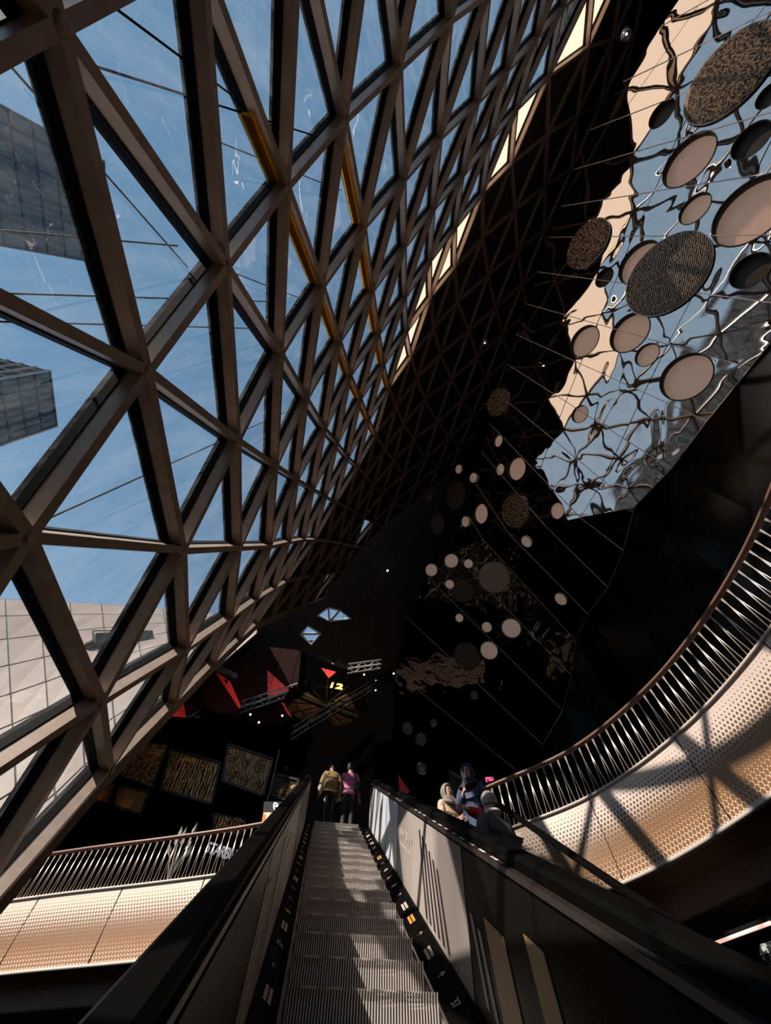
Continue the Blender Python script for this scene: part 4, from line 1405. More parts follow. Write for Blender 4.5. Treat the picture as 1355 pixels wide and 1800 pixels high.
SPOTS = [(364, 1275, 'alone under the slim red wedge'), (440, 1256, 'upper one of a pair below the white-barred truss'), (455, 1270, 'lower one of a pair below the white-barred truss'),
         (496, 1258, 'touching the edge of the clock disc'), (553, 1288, 'under the middle of the clock disc'), (660, 1195, 'beside the clock disc, upper of two'), (660, 1213, 'beside the clock disc, lower of two'),
         (692, 1184, 'in a row on the long black truss, nearest the clock'), (710, 1180, 'in a row on the long black truss, second'),
         (986, 1142, 'standing in for the brighter reflection near the black wall'), (964, 1154, 'standing in for the fainter reflection near the black wall'), (640, 1186, 'at the end of the short pale truss')]
for k, p in enumerate(SPOTS):
    q = at_y(p[:2], 22.0 if p[0] < 900 else 15.0)  # the pair near the black wall stands in for mirror reflections
    root = empty('spotlight', q, label='small warm spotlight ' + p[2], cat='spotlight', group='tiny warm spotlights in the food court')
    MB().sphere(q, 0.055, 8, 6).build('bulb', M_BULB, root, True)
    MB().lathe(q, unit(np.array([0, 0.6, 0.8])), [(0.07, -0.02), (0.08, 0.06), (0.06, 0.22), (0.001, 0.24)], 10).build('housing', M_TRUSSDARK, root)
    ztop = 24.6 - 0.581 * (q[1] - 20.0) if p[0] < 900 else q[2] + 1.0
    MB().tube([q + np.array([0, 0.1, 0.1]), (q[0], q[1] + 0.1, max(ztop, q[2] + 0.3))], 0.012, 5).build('rod', M_RODBLACK, root)

for k, (tgt, rad, colr, watt, what) in enumerate(FILL_LAMPS):  # unseen spots, added only for the light they throw
    pos = tgt + np.array([0.4, -3.2, -1.6])
    root = empty('added_spotlight', pos, label='added black spotlight aimed at the ' + ' '.join(what.split()[:8]), cat='spotlight', group='added black spotlights')
    aim = tgt - pos
    ld = bpy.data.lights.new('added_beam', 'SPOT')
    ld.energy, ld.color = watt, colr
    ld.spot_size = 2 * math.atan((rad * 0.85) / np.linalg.norm(aim))
    ld.spot_blend = 0.25
    ld.shadow_soft_size = 0.05
    lo = bpy.data.objects.new('added_beam', ld)
    COL.objects.link(lo)
    lo.location = tuple(pos)
    lo.rotation_euler = Vector(aim).to_track_quat('-Z', 'Y').to_euler()
    lo.parent = root
    lo.matrix_parent_inverse = root.matrix_world.inverted()
    MB().lathe(pos, -unit(aim), [(0.09, -0.10), (0.10, 0.0), (0.09, 0.25), (0.001, 0.27)], 10).build('housing', M_TRUSSDARK, root)
    MB().tube([pos, (pos[0], pos[1], max(24.6 - 0.581 * (pos[1] - 20.0), pos[2] + 0.3))], 0.012, 5).build('rod', M_RODBLACK, root)

# ---- gold-lit decorative wall panels on a gallery wall
GY = 21.0
GOLD = [
    ([(245, 1302), (294, 1308), (268, 1384), (188, 1358)], 'honeycomb', 'gold-lit honeycomb wall panel beside the facade sill', [(0.25, 0.0), (0.6, 0.0), (0.9, 0.0)]),
    ([(300, 1318), (386, 1342), (370, 1412), (284, 1388)], 'palm', 'gold-lit panel of palm-like fans', [(0.3, 0.0), (0.5, 0.0), (0.8, 0.0)]),
    ([(402, 1310), (478, 1335), (462, 1398), (392, 1372)], 'fan', 'gold-lit panel of round leaf fans', [(0.15, 0.0), (0.45, 0.0), (0.65, 0.0), (0.95, 0.0)]),
    ([(484, 1362), (524, 1372), (510, 1410), (476, 1396)], 'spark', 'dim gold sparkling panel near the escalator rail', [(0.5, 0.3)]),
    ([(165, 1365), (204, 1378), (190, 1416), (150, 1402)], 'plain', 'plain brown glowing panel, the one nearer the sill', [(0.5, 1.0)]),
    ([(208, 1380), (262, 1392), (246, 1432), (200, 1418)], 'plain', 'plain brown glowing panel, the wider one', [(0.4, 1.0)]),
    ([(378, 1432), (430, 1446), (424, 1466), (376, 1462)], 'palm', 'low gold panel with glowing slats behind the balcony rail', [(0.3, 0.2), (0.9, 0.2)]),
]
GM = {
    'honeycomb': ramp_noise_material('gold_honeycomb', [(0.0, (0.05, 0.035, 0.02)), (0.48, (0.10, 0.07, 0.04)), (0.55, (0.42, 0.26, 0.10)), (1.0, (0.45, 0.28, 0.12))], 7.0, (1, 1, 1), 0.5),
    'palm': ramp_noise_material('gold_palm', [(0.0, (0.01, 0.007, 0.004)), (0.45, (0.03, 0.02, 0.01)), (0.56, (0.55, 0.32, 0.10)), (1.0, (0.6, 0.36, 0.14))], 2.2, (1.0, 1.0, 0.35), 0.5, 7.0, True),
    'fan': ramp_noise_material('gold_fan', [(0.0, (0.02, 0.013, 0.008)), (0.45, (0.06, 0.04, 0.02)), (0.56, (0.40, 0.24, 0.10)), (1.0, (0.5, 0.3, 0.13))], 3.0, (1, 1, 1), 0.5, 9.0, True),
    'spark': ramp_noise_material('gold_spark', [(0.0, (0.01, 0.008, 0.006)), (0.58, (0.03, 0.02, 0.012)), (0.66, (0.6, 0.38, 0.16)), (1.0, (0.7, 0.45, 0.2))], 4.0, (1, 1, 1), 0.5),
    'plain': principled('brown_glow_panel', (0.25, 0.13, 0.045), 0.6),
}
M_FRAME = principled('panel_frame', (0.01, 0.009, 0.008), 0.6)
for pxs, kd, lab, lamps in GOLD:
    q = [at_y(p, GY) for p in pxs]
    root = empty('wall_panel', sum(q) / 4, label=lab, cat='wall panel', group='gold-lit decorative panels')
    quad_at_y(pxs, GY, 0.08, 'panel', GM[kd], root)
    qq = [p + (p - sum(q) / 4) * 0.03 for p in q]
    for a, b in zip(qq, qq[1:] + qq[:1]):
        MB().box(a, b, (0, -1, 0), 0.1, -0.06, 0.06).build('frame', M_FRAME, root)
    if kd in ('palm', 'fan'):
        for r_ in range(2):
            for c_ in range(3):
                bx = q[3] + (q[2] - q[3]) * ((c_ + 0.5) / 3) + (q[0] - q[3]) * (r_ / 2 + 0.05)
                hgt = (q[0] - q[3]) * 0.4
                wdt = (q[2] - q[3]) / 3 * 0.42
                for t in range(5):
                    f = (t - 2) / 2
                    tip = bx + hgt * (1 - 0.25 * abs(f)) + wdt * f
                    MB().tube([bx + np.array([0, -0.03, 0]), (bx + tip) / 2 + wdt * f * 0.15 + np.array([0, -0.07, 0]), tip + np.array([0, -0.03, 0])], 0.03, 5).build('frond', GM[kd], root)
    for (u, v) in lamps:
        top = q[0] + (q[1] - q[0]) * u
        bot = q[3] + (q[2] - q[3]) * u
        lp = top + (bot - top) * v
        ld = bpy.data.lights.new('panel_light', 'SPOT')
        ld.energy = 3.5
        ld.color = (1.0, 0.60, 0.22)
        ld.spot_size = math.radians(48)
        ld.spot_blend = 0.7
        ld.shadow_soft_size = 0.06
        lo = bpy.data.objects.new('panel_light', ld)
        COL.objects.link(lo)
        pos = lp + np.array([0, -0.5, 0.35 if v < 0.5 else -0.35])
        lo.location = tuple(pos)
        aim = lp + (bot - top) * (0.35 if v < 0.5 else -0.3) - pos
        lo.rotation_euler = Vector(aim).to_track_quat('-Z', 'Y').to_euler()
        lo.parent = root
        lo.matrix_parent_inverse = root.matrix_world.inverted()
        MB().lathe(pos, -unit(aim), [(0.05, -0.03), (0.06, 0.03), (0.05, 0.14), (0.001, 0.15)], 10).build('lamp_head', M_TRUSSDARK, root)
MB().block((-19, 21.2, 4.62), (2.0, 21.4, 14.0)).build('wall_gallery', M_DARK, label='dark gallery wall carrying the gold-lit panels', cat='wall', kind='structure')

# ---- hanging sign by the escalator rail
sg = empty('menu_sign', at_y((478, 1440), 13.6), label='black sign with white shield emblem above a food poster beside the escalator rail', cat='sign')
quad_at_y([(464, 1409), (497, 1409), (494, 1428), (462, 1428)], 13.6, 0.06, 'sign_board', principled('sign_black', (0.015, 0.017, 0.016), 0.5), sg)
quad_at_y([(463, 1428), (491, 1428), (480, 1456), (458, 1456)], 13.6, 0.06, 'poster', ramp_noise_material('food_poster', [(0.0, (0.35, 0.15, 0.03)), (0.42, (0.7, 0.4, 0.06)), (0.5, (0.85, 0.8, 0.7)), (0.6, (0.7, 0.2, 0.06)), (1.0, (0.9, 0.6, 0.15))], 3.0, (1, 1, 1), 0.5, 1.5, emit=0.35), sg)
quad_at_y([(457, 1458), (466, 1458), (459, 1472), (455, 1472)], 13.6, 0.06, 'poster_foot', M_ORANGEPRINT, sg)
M_WHITESIGN = principled('white_sign', (0.8, 0.8, 0.8), 0.5, emit=(1, 1, 1), estr=0.8)
shield = [(483, 1411), (487, 1413), (489, 1417), (487, 1422), (483, 1424), (481, 1420), (481, 1414), (483, 1411)]
MB().tube([at_y(p, 13.5) for p in shield], 0.018, 6).build('emblem', M_WHITESIGN, sg)
MB().tube([at_y((481, 1417), 13.5), at_y((489, 1417), 13.5)], 0.022, 6).build('emblem_bar', M_WHITESIGN, sg)
MB().tube([at_y((470, 1409), 13.65), at_y((470, 1409), 13.65) + np.array([0, 0, 1.6])], 0.02, 6).build('hanger', M_TRUSSDARK, sg)

# ---- lettering behind the balcony rail
M_BLUELET = principled('pale_blue_letters', (0.10, 0.11, 0.15), 0.5, emit=(0.5, 0.55, 0.75), estr=0.03)
lq0, lq1 = at_y((364, 1490), 17.5), at_y((424, 1509), 16.6)
me = text_mesh('STARBUCKS', 0.42, M_BLUELET, 0.03, align='LEFT', bold=True)
xd = unit(lq1 - lq0)
add_data('sign_lettering', me, frame_matrix(lq0, xd, (0, 0, 1)), None, label='pale blue shop name lettering seen between the balusters', cat='sign')

# ---- plant on the far side of the balcony
pq = at_y((322, 1478), 15.0)
plant = empty('potted_plant', (pq[0], pq[1], 4.64), label='grey-leaved potted plant peeping over the balcony handrail', cat='plant')
MB().lathe((pq[0], pq[1], 4.64), (0, 0, 1), [(0.001, 0.0), (0.16, 0.0), (0.2, 0.35), (0.18, 0.36), (0.17, 0.3), (0.001, 0.3)], 16).build('pot', M_CHROME, plant, True)
M_LEAF = principled('grey_leaf', (0.26, 0.27, 0.25), 0.5)
for k in range(9):
    a = k * 2.4
    base = np.array([pq[0], pq[1], 4.95])
    tip = base + np.array([math.cos(a) * 0.28, math.sin(a) * 0.2, 0.75 + 0.5 * ((k * 3) % 4) / 3])
    MB().tube([base, (base + tip) / 2 + np.array([0, 0, 0.1]), tip], 0.012, 5).build('stem', M_LEAF, plant)
    d_ = unit(tip - base)
    s_ = unit(np.cross(d_, (0, 1, 0.2))) * 0.07
    MB().poly([tip - d_ * 0.12, tip + s_, tip + d_ * 0.2 + np.array([0, -0.05, 0]), tip - s_, tip + np.array([0, -0.03, 0])], [(0, 1, 4), (1, 2, 4), (2, 3, 4), (3, 0, 4)]).build('leaf', M_LEAF, plant)

# ---- pink card on the balcony, lit shop strip below the right-hand soffit
pk = at_y((857, 1371), 10.9)
root = empty('pink_sign', (pk[0], pk[1], 4.65), label='small pink sign standing at the end of the curved handrail', cat='sign')
quad_at_y([(853, 1366), (868, 1365), (868, 1372), (855, 1375)], 10.9, 0.03, 'card', principled('pink_card', (0.85, 0.12, 0.32), 0.5), root)
MB().tube([(pk[0], pk[1], 4.65), tuple(pk)], 0.02, 6).build('post', M_TRUSSDARK, root)

ls = [on_plane(p, np.array([7.2, 6, 1]), unit((-1, -0.3, 0))) for p in ((1230, 1668), (1355, 1622))]
root = empty('light_tube', ls[0], label='long warm light tube under the balcony at the picture edge', cat='lamp')
MB().tube(ls, 0.022, 8).build('tube', principled('warm_tube', (1, 0.7, 0.6), 0.4, emit=(1.0, 0.62, 0.48), estr=0.9), root)
MB().box(ls[0] + np.array([0.05, 0, 0.04]), ls[1] + np.array([0.05, 0, 0.04]), (-1, 0, 0), 0.08, -0.05, 0.02).build('bracket', M_TRUSSDARK, root)
lo_q = [on_plane(p, np.array([7.6, 6, 1]), unit((-1, -0.3, 0))) for p in ((1335, 1660), (1400, 1640), (1400, 1700), (1338, 1715))]
low = MB().slab(lo_q, (-1, -0.3, 0), 0.05).build('lower_panel', ramp_noise_material('lower_dots', [(0.0, (0.01, 0.012, 0.012)), (0.5, (0.02, 0.022, 0.022)), (0.56, (0.4, 0.42, 0.4)), (1.0, (0.5, 0.5, 0.48))], 14.0), label='dotted grey screen on the floor below at the picture edge', cat='screen')

# ---- small windows in the sloping ceiling over the food court
M_WFRAME = principled('window_frame', (0.6, 0.58, 0.56), 0.5)
wn = 0
wcut = MB()
for pxs in ([(558, 1082), (577, 1068), (596, 1073), (579, 1092)], [(598, 1073), (617, 1088), (581, 1092)], [(528, 1115), (541, 1100), (564, 1114), (547, 1134)]):
    wn += 1
    root = empty('window_%d' % wn, on_plane(pxs[0], CC, CN), label=('kite-shaped', 'three-cornered', 'lower diamond-shaped')[wn - 1] + ' window in the dark food court ceiling', cat='window', kind='structure')
    q = [on_plane(p, CC, CN) for p in pxs]
    c_ = sum(q) / len(q)
    wcut.slab([p + CN * 0.5 for p in q], CN, 1.2)
    MB().poly([p - CN * 0.15 for p in q], [tuple(range(len(q)))]).build('pane', M_GLASS, root)
    for a, b in zip(q, q[1:] + q[:1]):
        MB().box(a, b, CN, 0.10, -0.2, 0.05).build('frame', M_WFRAME, root)
    if len(q) == 4:
        MB().box(q[1] if wn == 1 else q[0], q[3] if wn == 1 else q[2], CN, 0.13, -0.2, 0.04).build('bar', M_WFRAME, root)
wc = wcut.build('cutter', M_DARK)
for ob in (wc, bpy.data.objects['ceiling_2']):
    bmc = bmesh.new()
    bmc.from_mesh(ob.data)
    bmesh.ops.recalc_face_normals(bmc, faces=bmc.faces)
    bmc.to_mesh(ob.data)
    bmc.free()
ob = bpy.data.objects['ceiling_2']
md = ob.modifiers.new('cut', 'BOOLEAN')
md.operation, md.object, md.solver = 'DIFFERENCE', wc, 'EXACT'
bpy.context.view_layer.update()
me = bpy.data.meshes.new_from_object(ob.evaluated_get(bpy.context.evaluated_depsgraph_get()))
ob.modifiers.clear()
ob.data = me
bpy.data.objects.remove(wc)

# ================================================================== OUTSIDE THE GLASS
# ---- tiled roof of the neighbouring wing, with a maintenance gondola standing on it
tiled_roof = empty('tiled_roof', at_dist((150, 1200), 23), label='curved beige tiled roof outside the lower panes of the facade', cat='roof')
M_TILE = principled('beige_tile', (0.25, 0.19, 0.155), 0.6, noise=(0.8, 0.12))
M_JOINT = principled('tile_joint', (0.015, 0.014, 0.014), 0.8)


def roof_pt(u, v):
    """u across the view, v = 0 at the glass sill, 1 at the roof crest"""
    lo = catmull([(-330, 1850), (-120, 1640), (60, 1490), (180, 1362), (300, 1250), (372, 1182), (452, 1112)], 8)
    hi = catmull([(-330, 1040), (-120, 1048), (30, 1054), (150, 1060), (270, 1068), (370, 1078), (452, 1092)], 8)
    k = u * (len(lo) - 1)
    i = min(len(lo) - 2, int(k))
    f = k - i
    a = lo[i] * (1 - f) + lo[i + 1] * f
    b = hi[i] * (1 - f) + hi[i + 1] * f
    px = a + (b - a) * (1 - (1 - v) ** 1.25)
    return at_dist(px, 19.0 + 16.0 * v ** 1.2)


NU, NV = 13, 9
for iu in range(NU):
    for iv in range(NV):
        q = [roof_pt(iu / NU, iv / NV), roof_pt((iu + 1) / NU, iv / NV), roof_pt((iu + 1) / NU, (iv + 1) / NV), roof_pt(iu / NU, (iv + 1) / NV)]
        c_ = sum(q) / 4
        n = unit(np.cross(q[1] - q[0], q[3] - q[0]))
        n = n if np.dot(n, -c_) > 0 else -n
        q = [p + unit(c_ - p) * 0.075 for p in q]
        MB().slab(q if np.dot(np.cross(q[1] - q[0], q[2] - q[0]), n) > 0 else q[::-1], n, 0.06).build('tile', M_TILE, tiled_roof)
vs = [roof_pt(iu / NU, iv / NV) for iu in range(NU + 1) for iv in range(NV + 1)]
vs2 = []
for p in vs:
    vs2.append(p + unit(p) * 0.14)
fs = [(iu * (NV + 1) + iv, (iu + 1) * (NV + 1) + iv, (iu + 1) * (NV + 1) + iv + 1, iu * (NV + 1) + iv + 1) for iu in range(NU) for iv in range(NV)]
MB().poly(vs2, fs).build('substrate', M_JOINT, tiled_roof)
crest = [roof_pt(iu / NU, 1.0) for iu in range(NU + 1)]
vs3 = [p + unit(p) * 0.14 for p in crest] + [np.array([p[0] * 1.25, p[1] * 1.25, p[2] - 0.4]) for p in crest]
MB().poly(vs3, [(k, k + 1, k + 1 + NU + 1, k + NU + 1) for k in range(NU)]).build('flat_top', M_JOINT, tiled_roof)

gq = [at_dist(p, 28.6) for p in ((160, 1110), (266, 1110), (266, 1130), (162, 1136))]
gond = empty('maintenance_gondola', sum(gq) / 4, label='dark bench-like maintenance gondola resting on the tiled roof', cat='gondola')
gd = unit(gq[1] - gq[0])
gu = np.array([0, 0, 1.0])
M_GOND = principled('gondola_dark', (0.05, 0.035, 0.03), 0.6)
gl = np.linalg.norm(gq[1] - gq[0])
MB().box(gq[3] + gd * 0.1, gq[2], (0, 0, 1), 0.9, 0.0, 0.75).build('cradle', M_GOND, gond)
for k in range(3):
    MB().box(gq[3] + gd * gl * (0.02 + 0.47 * k) - np.array([0, 0.5, 0]), gq[3] + gd * gl * (0.02 + 0.47 * k) + gd * 0.12 - np.array([0, 0.5, 0]), (0, 0, 1), 0.1, 0.0, 0.8).build('post', M_TRIM, gond)
MB().tube([gq[0] + gu * 0.1, gq[1] + gu * 0.1], 0.07, 6).build('top_rail', M_TRIM, gond)
for f in (0.0, 1.0):
    MB().sphere(gq[3] + gd * gl * f + gd * (0.35 if f else -0.25) + gu * 0.15, 0.3, 12, 8).build('wheel', M_GOND, gond, True)

# ---- two office towers
M_CURTAIN = principled('tower_glass', (0.05, 0.065, 0.075), 0.25, 0.0, spec=0.6)
M_MULL = principled('tower_mullion', (0.035, 0.035, 0.037), 0.5, 0.1)
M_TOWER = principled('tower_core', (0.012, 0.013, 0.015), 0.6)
M_SUNNY = principled('tower_sunny_face', (0.62, 0.50, 0.42), 0.6)  # sunlight put into the pale colour of the side faces


def tower(pa, pb, zroof, ncol, floors, floor_h, depth_dir_sign, label, other_mat, depth=26.0):
    a, b = at_z(pa, zroof), at_z(pb, zroof)
    t = unit(b - a)
    n = np.array([t[1], -t[0], 0.0])
    n = n if np.dot(n, -a) > 0 else -n            # faces the viewer
    root = empty('office_tower', (a[0], a[1], zroof - floors * floor_h), label=label, cat='building')
    hgt = floors * floor_h
    dn = np.array([0, 0, -1.0])
    back = -n * depth
    MB().slab([a - n * 0.3, b - n * 0.3, b + back, a + back], (0, 0, 1), hgt).build('core', M_TOWER, root)
    wcol = np.linalg.norm(b - a) / ncol
    for c in range(ncol):
        for f in range(floors):
            o = a + t * wcol * c + dn * floor_h * f
            q = [o + t * 0.12 + dn * 0.2, o + t * (wcol - 0.12) + dn * 0.2, o + t * (wcol - 0.12) + dn * (floor_h - 0.2), o + t * 0.12 + dn * (floor_h - 0.2)]
            q = [p - n * 0.12 for p in q]
            tilt = rng.uniform(-0.01, 0.01)
            q = [p + n * tilt * k for k, p in enumerate(q)]
            MB().poly(q, [(0, 1, 2, 3)]).build('pane', M_CURTAIN, root)
    for c in range(ncol + 1):
        o = a + t * wcol * c
        MB().box(o, o + dn * hgt, n, wcol * 0.14, -0.4, 0.25).build('mullion', M_MULL, root)
    for f in range(floors + 1):
        o = a + dn * floor_h * f
        MB().box(o, o + t * wcol * ncol, n, floor_h * 0.09, -0.4, 0.15).build('spandrel', M_MULL, root)
    # the two side faces with fins
    for base, sgn in ((a, -1), (b, 1)):
        for k in range(7):
            o = base + back * (k / 7)
            MB().box(o, o + dn * hgt, t * sgn, 0.9, 0.0, 0.35).build('fin', other_mat, root)
        for f in range(0, floors, 1):
            o = base + dn * floor_h * (f + 0.5)
            MB().box(o, o + back, t * sgn, 0.8, 0.0, 0.2).build('side_band', other_mat, root)
    return root


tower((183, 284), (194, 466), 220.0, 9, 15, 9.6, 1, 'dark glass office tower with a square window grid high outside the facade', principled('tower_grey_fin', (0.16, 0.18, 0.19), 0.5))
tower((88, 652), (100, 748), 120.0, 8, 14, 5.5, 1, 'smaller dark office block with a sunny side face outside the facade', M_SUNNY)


# ================================================================== PEOPLE
SKIN = principled('skin', (0.48, 0.28, 0.19), 0.55)
SKIN2 = principled('skin_fair', (0.55, 0.34, 0.24), 0.55)


def skin_mesh(name, chains, mat, parent, sub=2):
    """chains = list of [(xyz, radius) ...]; chains that start at an existing point are joined to it. Root = first vertex."""
    me = bpy.data.meshes.new(name)
    bm = bmesh.new()
    lay = bm.verts.layers.skin.verify()
    pts = {}

    def vert(p, r):
        k = tuple(round(float(c), 4) for c in p)
        if k not in pts:
            v = bm.verts.new(k)
            rr = r if isinstance(r, (tuple, list)) else (r, r)
            v[lay].radius = rr
            v[lay].use_root = (len(pts) == 0)
            pts[k] = v
        return pts[k]
    for ch in chains:
        prev = None
        for (p, r) in ch:
            v = vert(p, r)
            if prev is not None and prev is not v and bm.edges.get((prev, v)) is None:
                bm.edges.new((prev, v))
            prev = v
    bm.to_mesh(me)
    bm.free()
    tmp = bpy.data.objects.new(name, me)
    COL.objects.link(tmp)
    ms = tmp.modifiers.new('skin', 'SKIN')
    ms.use_smooth_shade = True
    ms.branch_smoothing = 0.6
    sd = tmp.modifiers.new('sub', 'SUBSURF')
    sd.levels = sub
    sd.render_levels = sub
    bpy.context.view_layer.update()
    m2 = bpy.data.meshes.new_from_object(tmp.evaluated_get(bpy.context.evaluated_depsgraph_get()))
    bpy.data.objects.remove(tmp)
    m2.materials.clear()
    m2.materials.append(mat)
    m2.polygons.foreach_set('use_smooth', [True] * len(m2.polygons))
    o = bpy.data.objects.new(name, m2)
    COL.objects.link(o)
    o.parent = parent
    return o


def hand_chains(wrist, direction, palm_n, s):
    """five fingers off the palm; direction = along the hand, palm_n = out of the palm (fingers curl towards it)"""
    d, n = unit(direction), unit(palm_n)
    sd = np.cross(d, n)
    palm = wrist + d * 0.07 * s
    ch = [[(wrist, 0.026 * s), (palm, (0.034 * s, 0.02 * s))]]
    for k, ln in enumerate((0.075, 0.085, 0.08, 0.062)):
        b = palm + sd * (k - 1.5) * 0.02 * s
        m = b + d * ln * 0.55 * s + n * 0.012 * s
        tp = m + d * ln * 0.32 * s + n * 0.032 * s
        ch.append([(palm, (0.034 * s, 0.02 * s)), (b + d * 0.02 * s, 0.011 * s), (m, 0.0095 * s), (tp, 0.008 * s)])
    tb = wrist + d * 0.03 * s - sd * 0.034 * s
    ch.append([(wrist, 0.026 * s), (tb, 0.013 * s), (tb + d * 0.035 * s - sd * 0.012 * s + n * 0.018 * s, 0.0105 * s), (tb + d * 0.058 * s + n * 0.034 * s, 0.009 * s)])
    return ch


def person(loc, facing, height, label, arms, tops, legs, head, lean=0.0, stride=0.0, skin=SKIN):
    """local frame: +Y = facing, +Z up, feet at 0; arms = ((elbow),(wrist)) for left and right in metres of a 1.7 m figure"""
    s = height / 1.7
    root = empty('person', loc, facing, label=label, cat='person')

    def P(x, y, z):
        return np.array([x * s, (y + lean * max(0.0, z - 0.9)) * s, z * s])
    pel, sp1, ch_, nk, hb, ht = P(0, 0, 0.93), P(0, 0, 1.10), P(0, 0.0, 1.30), P(0, 0.0, 1.44), P(0, 0.02, 1.52), P(0, 0.02, 1.63)
    hips = {k: P(k * 0.09, 0, 0.88) for k in (-1, 1)}
    knees = {k: P(k * 0.10, 0.03 + stride * k, 0.49) for k in (-1, 1)}
    ank = {k: P(k * 0.10, -0.02 + stride * 0.6 * k, 0.08) for k in (-1, 1)}
    toe = {k: P(k * 0.11, 0.15 + stride * 0.6 * k, 0.035) for k in (-1, 1)}
    sho = {k: P(k * 0.17, 0, 1.385) for k in (-1, 1)}
    elb = {-1: P(*arms[0][0]), 1: P(*arms[1][0])}
    wri = {-1: P(*arms[0][1]), 1: P(*arms[1][1])}
    body = [[(pel, 0.13 * s), (sp1, (0.125 * s, 0.10 * s)), (ch_, (0.145 * s, 0.105 * s)), (nk, 0.052 * s), (hb, (0.068 * s, 0.082 * s)), (ht, (0.072 * s, 0.088 * s)), (P(0, 0.015, 1.69), 0.045 * s)]]
    for k in (-1, 1):
        body.append([(pel, 0.13 * s), (hips[k], 0.088 * s), (knees[k], 0.056 * s), (ank[k], 0.036 * s), (toe[k], 0.03 * s)])
        body.append([(ch_, 0.14 * s), (sho[k], 0.058 * s), (elb[k], 0.042 * s), (wri[k], 0.027 * s)])
        d = unit(wri[k] - elb[k])
        body += hand_chains(wri[k], d, np.cross(d, (0, 0, 1.0)) * k + np.array([0, 0.4, 0]), s)
    skin_mesh('body', body, skin, root, 2)
    # clothing
    tm = tops['mat']
    low_z = tops.get('hem', 0.86)
    r_add = tops.get('loose', 0.02)
    top = [[(P(0, 0, 1.0), (0.155 * s + r_add, 0.125 * s + r_add)), (P(0, 0, 1.12), (0.145 * s + r_add, 0.115 * s + r_add)), (ch_, (0.155 * s + r_add, 0.115 * s + r_add)), (P(0, 0, 1.41), (0.09 * s, 0.075 * s))],
           [(P(0, 0, 1.0), 0.15 * s), (P(0, 0, low_z), (0.165 * s + r_add, 0.135 * s + r_add))]]
    if low_z < 0.6:
        top[1].append((P(0, 0, low_z - 0.25), (0.185 * s + r_add, 0.16 * s + r_add)))
    for k in (-1, 1):
        sl = [(ch_, 0.15 * s), (sho[k], 0.074 * s + r_add * 0.4), (elb[k], 0.058 * s + r_add * 0.4), (elb[k] + (wri[k] - elb[k]) * 0.92, 0.042 * s + r_add * 0.3)]
        top.append(sl)
    skin_mesh(tops.get('name', 'jacket'), top, tm, root, 2)
    if legs:
        tr = [[(P(0, 0, 0.95), (0.14 * s, 0.115 * s)), (P(0, 0, 0.90), (0.145 * s, 0.12 * s))]]
        for k in (-1, 1):
            tr.append([(P(0, 0, 0.90), 0.14 * s), (hips[k] - np.array([0, 0, 0.06 * s]), 0.098 * s), (knees[k], 0.074 * s), (ank[k] + np.array([0, 0, 0.01]), 0.062 * s)])
        skin_mesh('trousers', tr, legs, root, 2)
        for k in (-1, 1):
            skin_mesh('shoe', [[(ank[k] + np.array([0, -0.03 * s, -0.03 * s]), 0.043 * s), (ank[k] + np.array([0, 0.06 * s, -0.04 * s]), 0.042 * s), (toe[k], 0.034 * s)]], head.get('shoe', M_RUBBER), root, 2)
    # head details
    hc = P(0, 0.02, 1.585)
    m = MB().poly([hc + np.array([0.0, 0.088, 0.02]) * s, hc + np.array([0.013, 0.088, -0.03]) * s, hc + np.array([-0.013, 0.088, -0.03]) * s, hc + np.array([0, 0.118, -0.022]) * s], [(0, 1, 3), (0, 3, 2), (1, 2, 3)])
    m.build('nose', skin, root, True, local=True)
    for k in (-1, 1):
        MB().sphere(hc + np.array([k * 0.032, 0.083, 0.012]) * s, 0.011 * s, 8, 6).build('eye', M_RUBBER, root, True, local=True)
        MB().sphere(hc + np.array([k * 0.078, 0.0, -0.005]) * s, 0.022 * s, 8, 6, 0.4, 0.8, 1.3).build('ear', skin, root, True, local=True)
    MB().box(hc + np.array([-0.024, 0.088, -0.058]) * s, hc + np.array([0.024, 0.088, -0.058]) * s, (0, 1, 0), 0.010 * s, -0.01, 0.006).build('mouth', principled('lips', (0.35, 0.10, 0.08), 0.5), root, local=True)
    hm = head['mat']
    kind = head['kind']
    if kind == 'hijab':
        vs, fs = [], []
        rings, seg = 11, 24
        for i in range(rings + 1):
            th = math.pi * 0.86 * i / rings
            for j in range(seg):
                ph = 2 * math.pi * j / seg
                dirv = np.array([math.sin(th) * math.sin(ph) * 0.112, math.sin(th) * math.cos(ph) * 0.125, math.cos(th) * 0.145])
                if math.cos(ph) > 0.62 and 0.28 * math.pi < th < 0.74 * math.pi:      # open round the face
                    dirv[1] = 0.055
                if th > 0.72 * math.pi:
                    dirv *= np.array([1.35, 1.2, 1.15])
                vs.append(hc + dirv * s + np.array([0, -0.005, 0.005]) * s)
        for i in range(rings):
            for j in range(seg):
                a, b = i * seg + j, i * seg + (j + 1) % seg
                fs.append((a, a + seg, b + seg, b))
        MB().poly(vs, fs).build('headscarf', hm, root, True, local=True)
        for k in range(4):
            z = 1.45 - 0.025 * k
            pts = [P(0, 0, z) + np.array([math.sin(2 * math.pi * j / 16) * (0.105 + 0.02 * k), math.cos(2 * math.pi * j / 16) * (0.11 + 0.018 * k), 0.02 * math.cos(4 * math.pi * j / 16 + k)]) * s for j in range(17)]
            MB().tube(pts, 0.026 * s, 8).build('scarf_fold', hm, root, True, local=True)
    else:
        vs, fs = [], []
        rings, seg = 9, 20
        depth_ = head.get('len', 0.62)
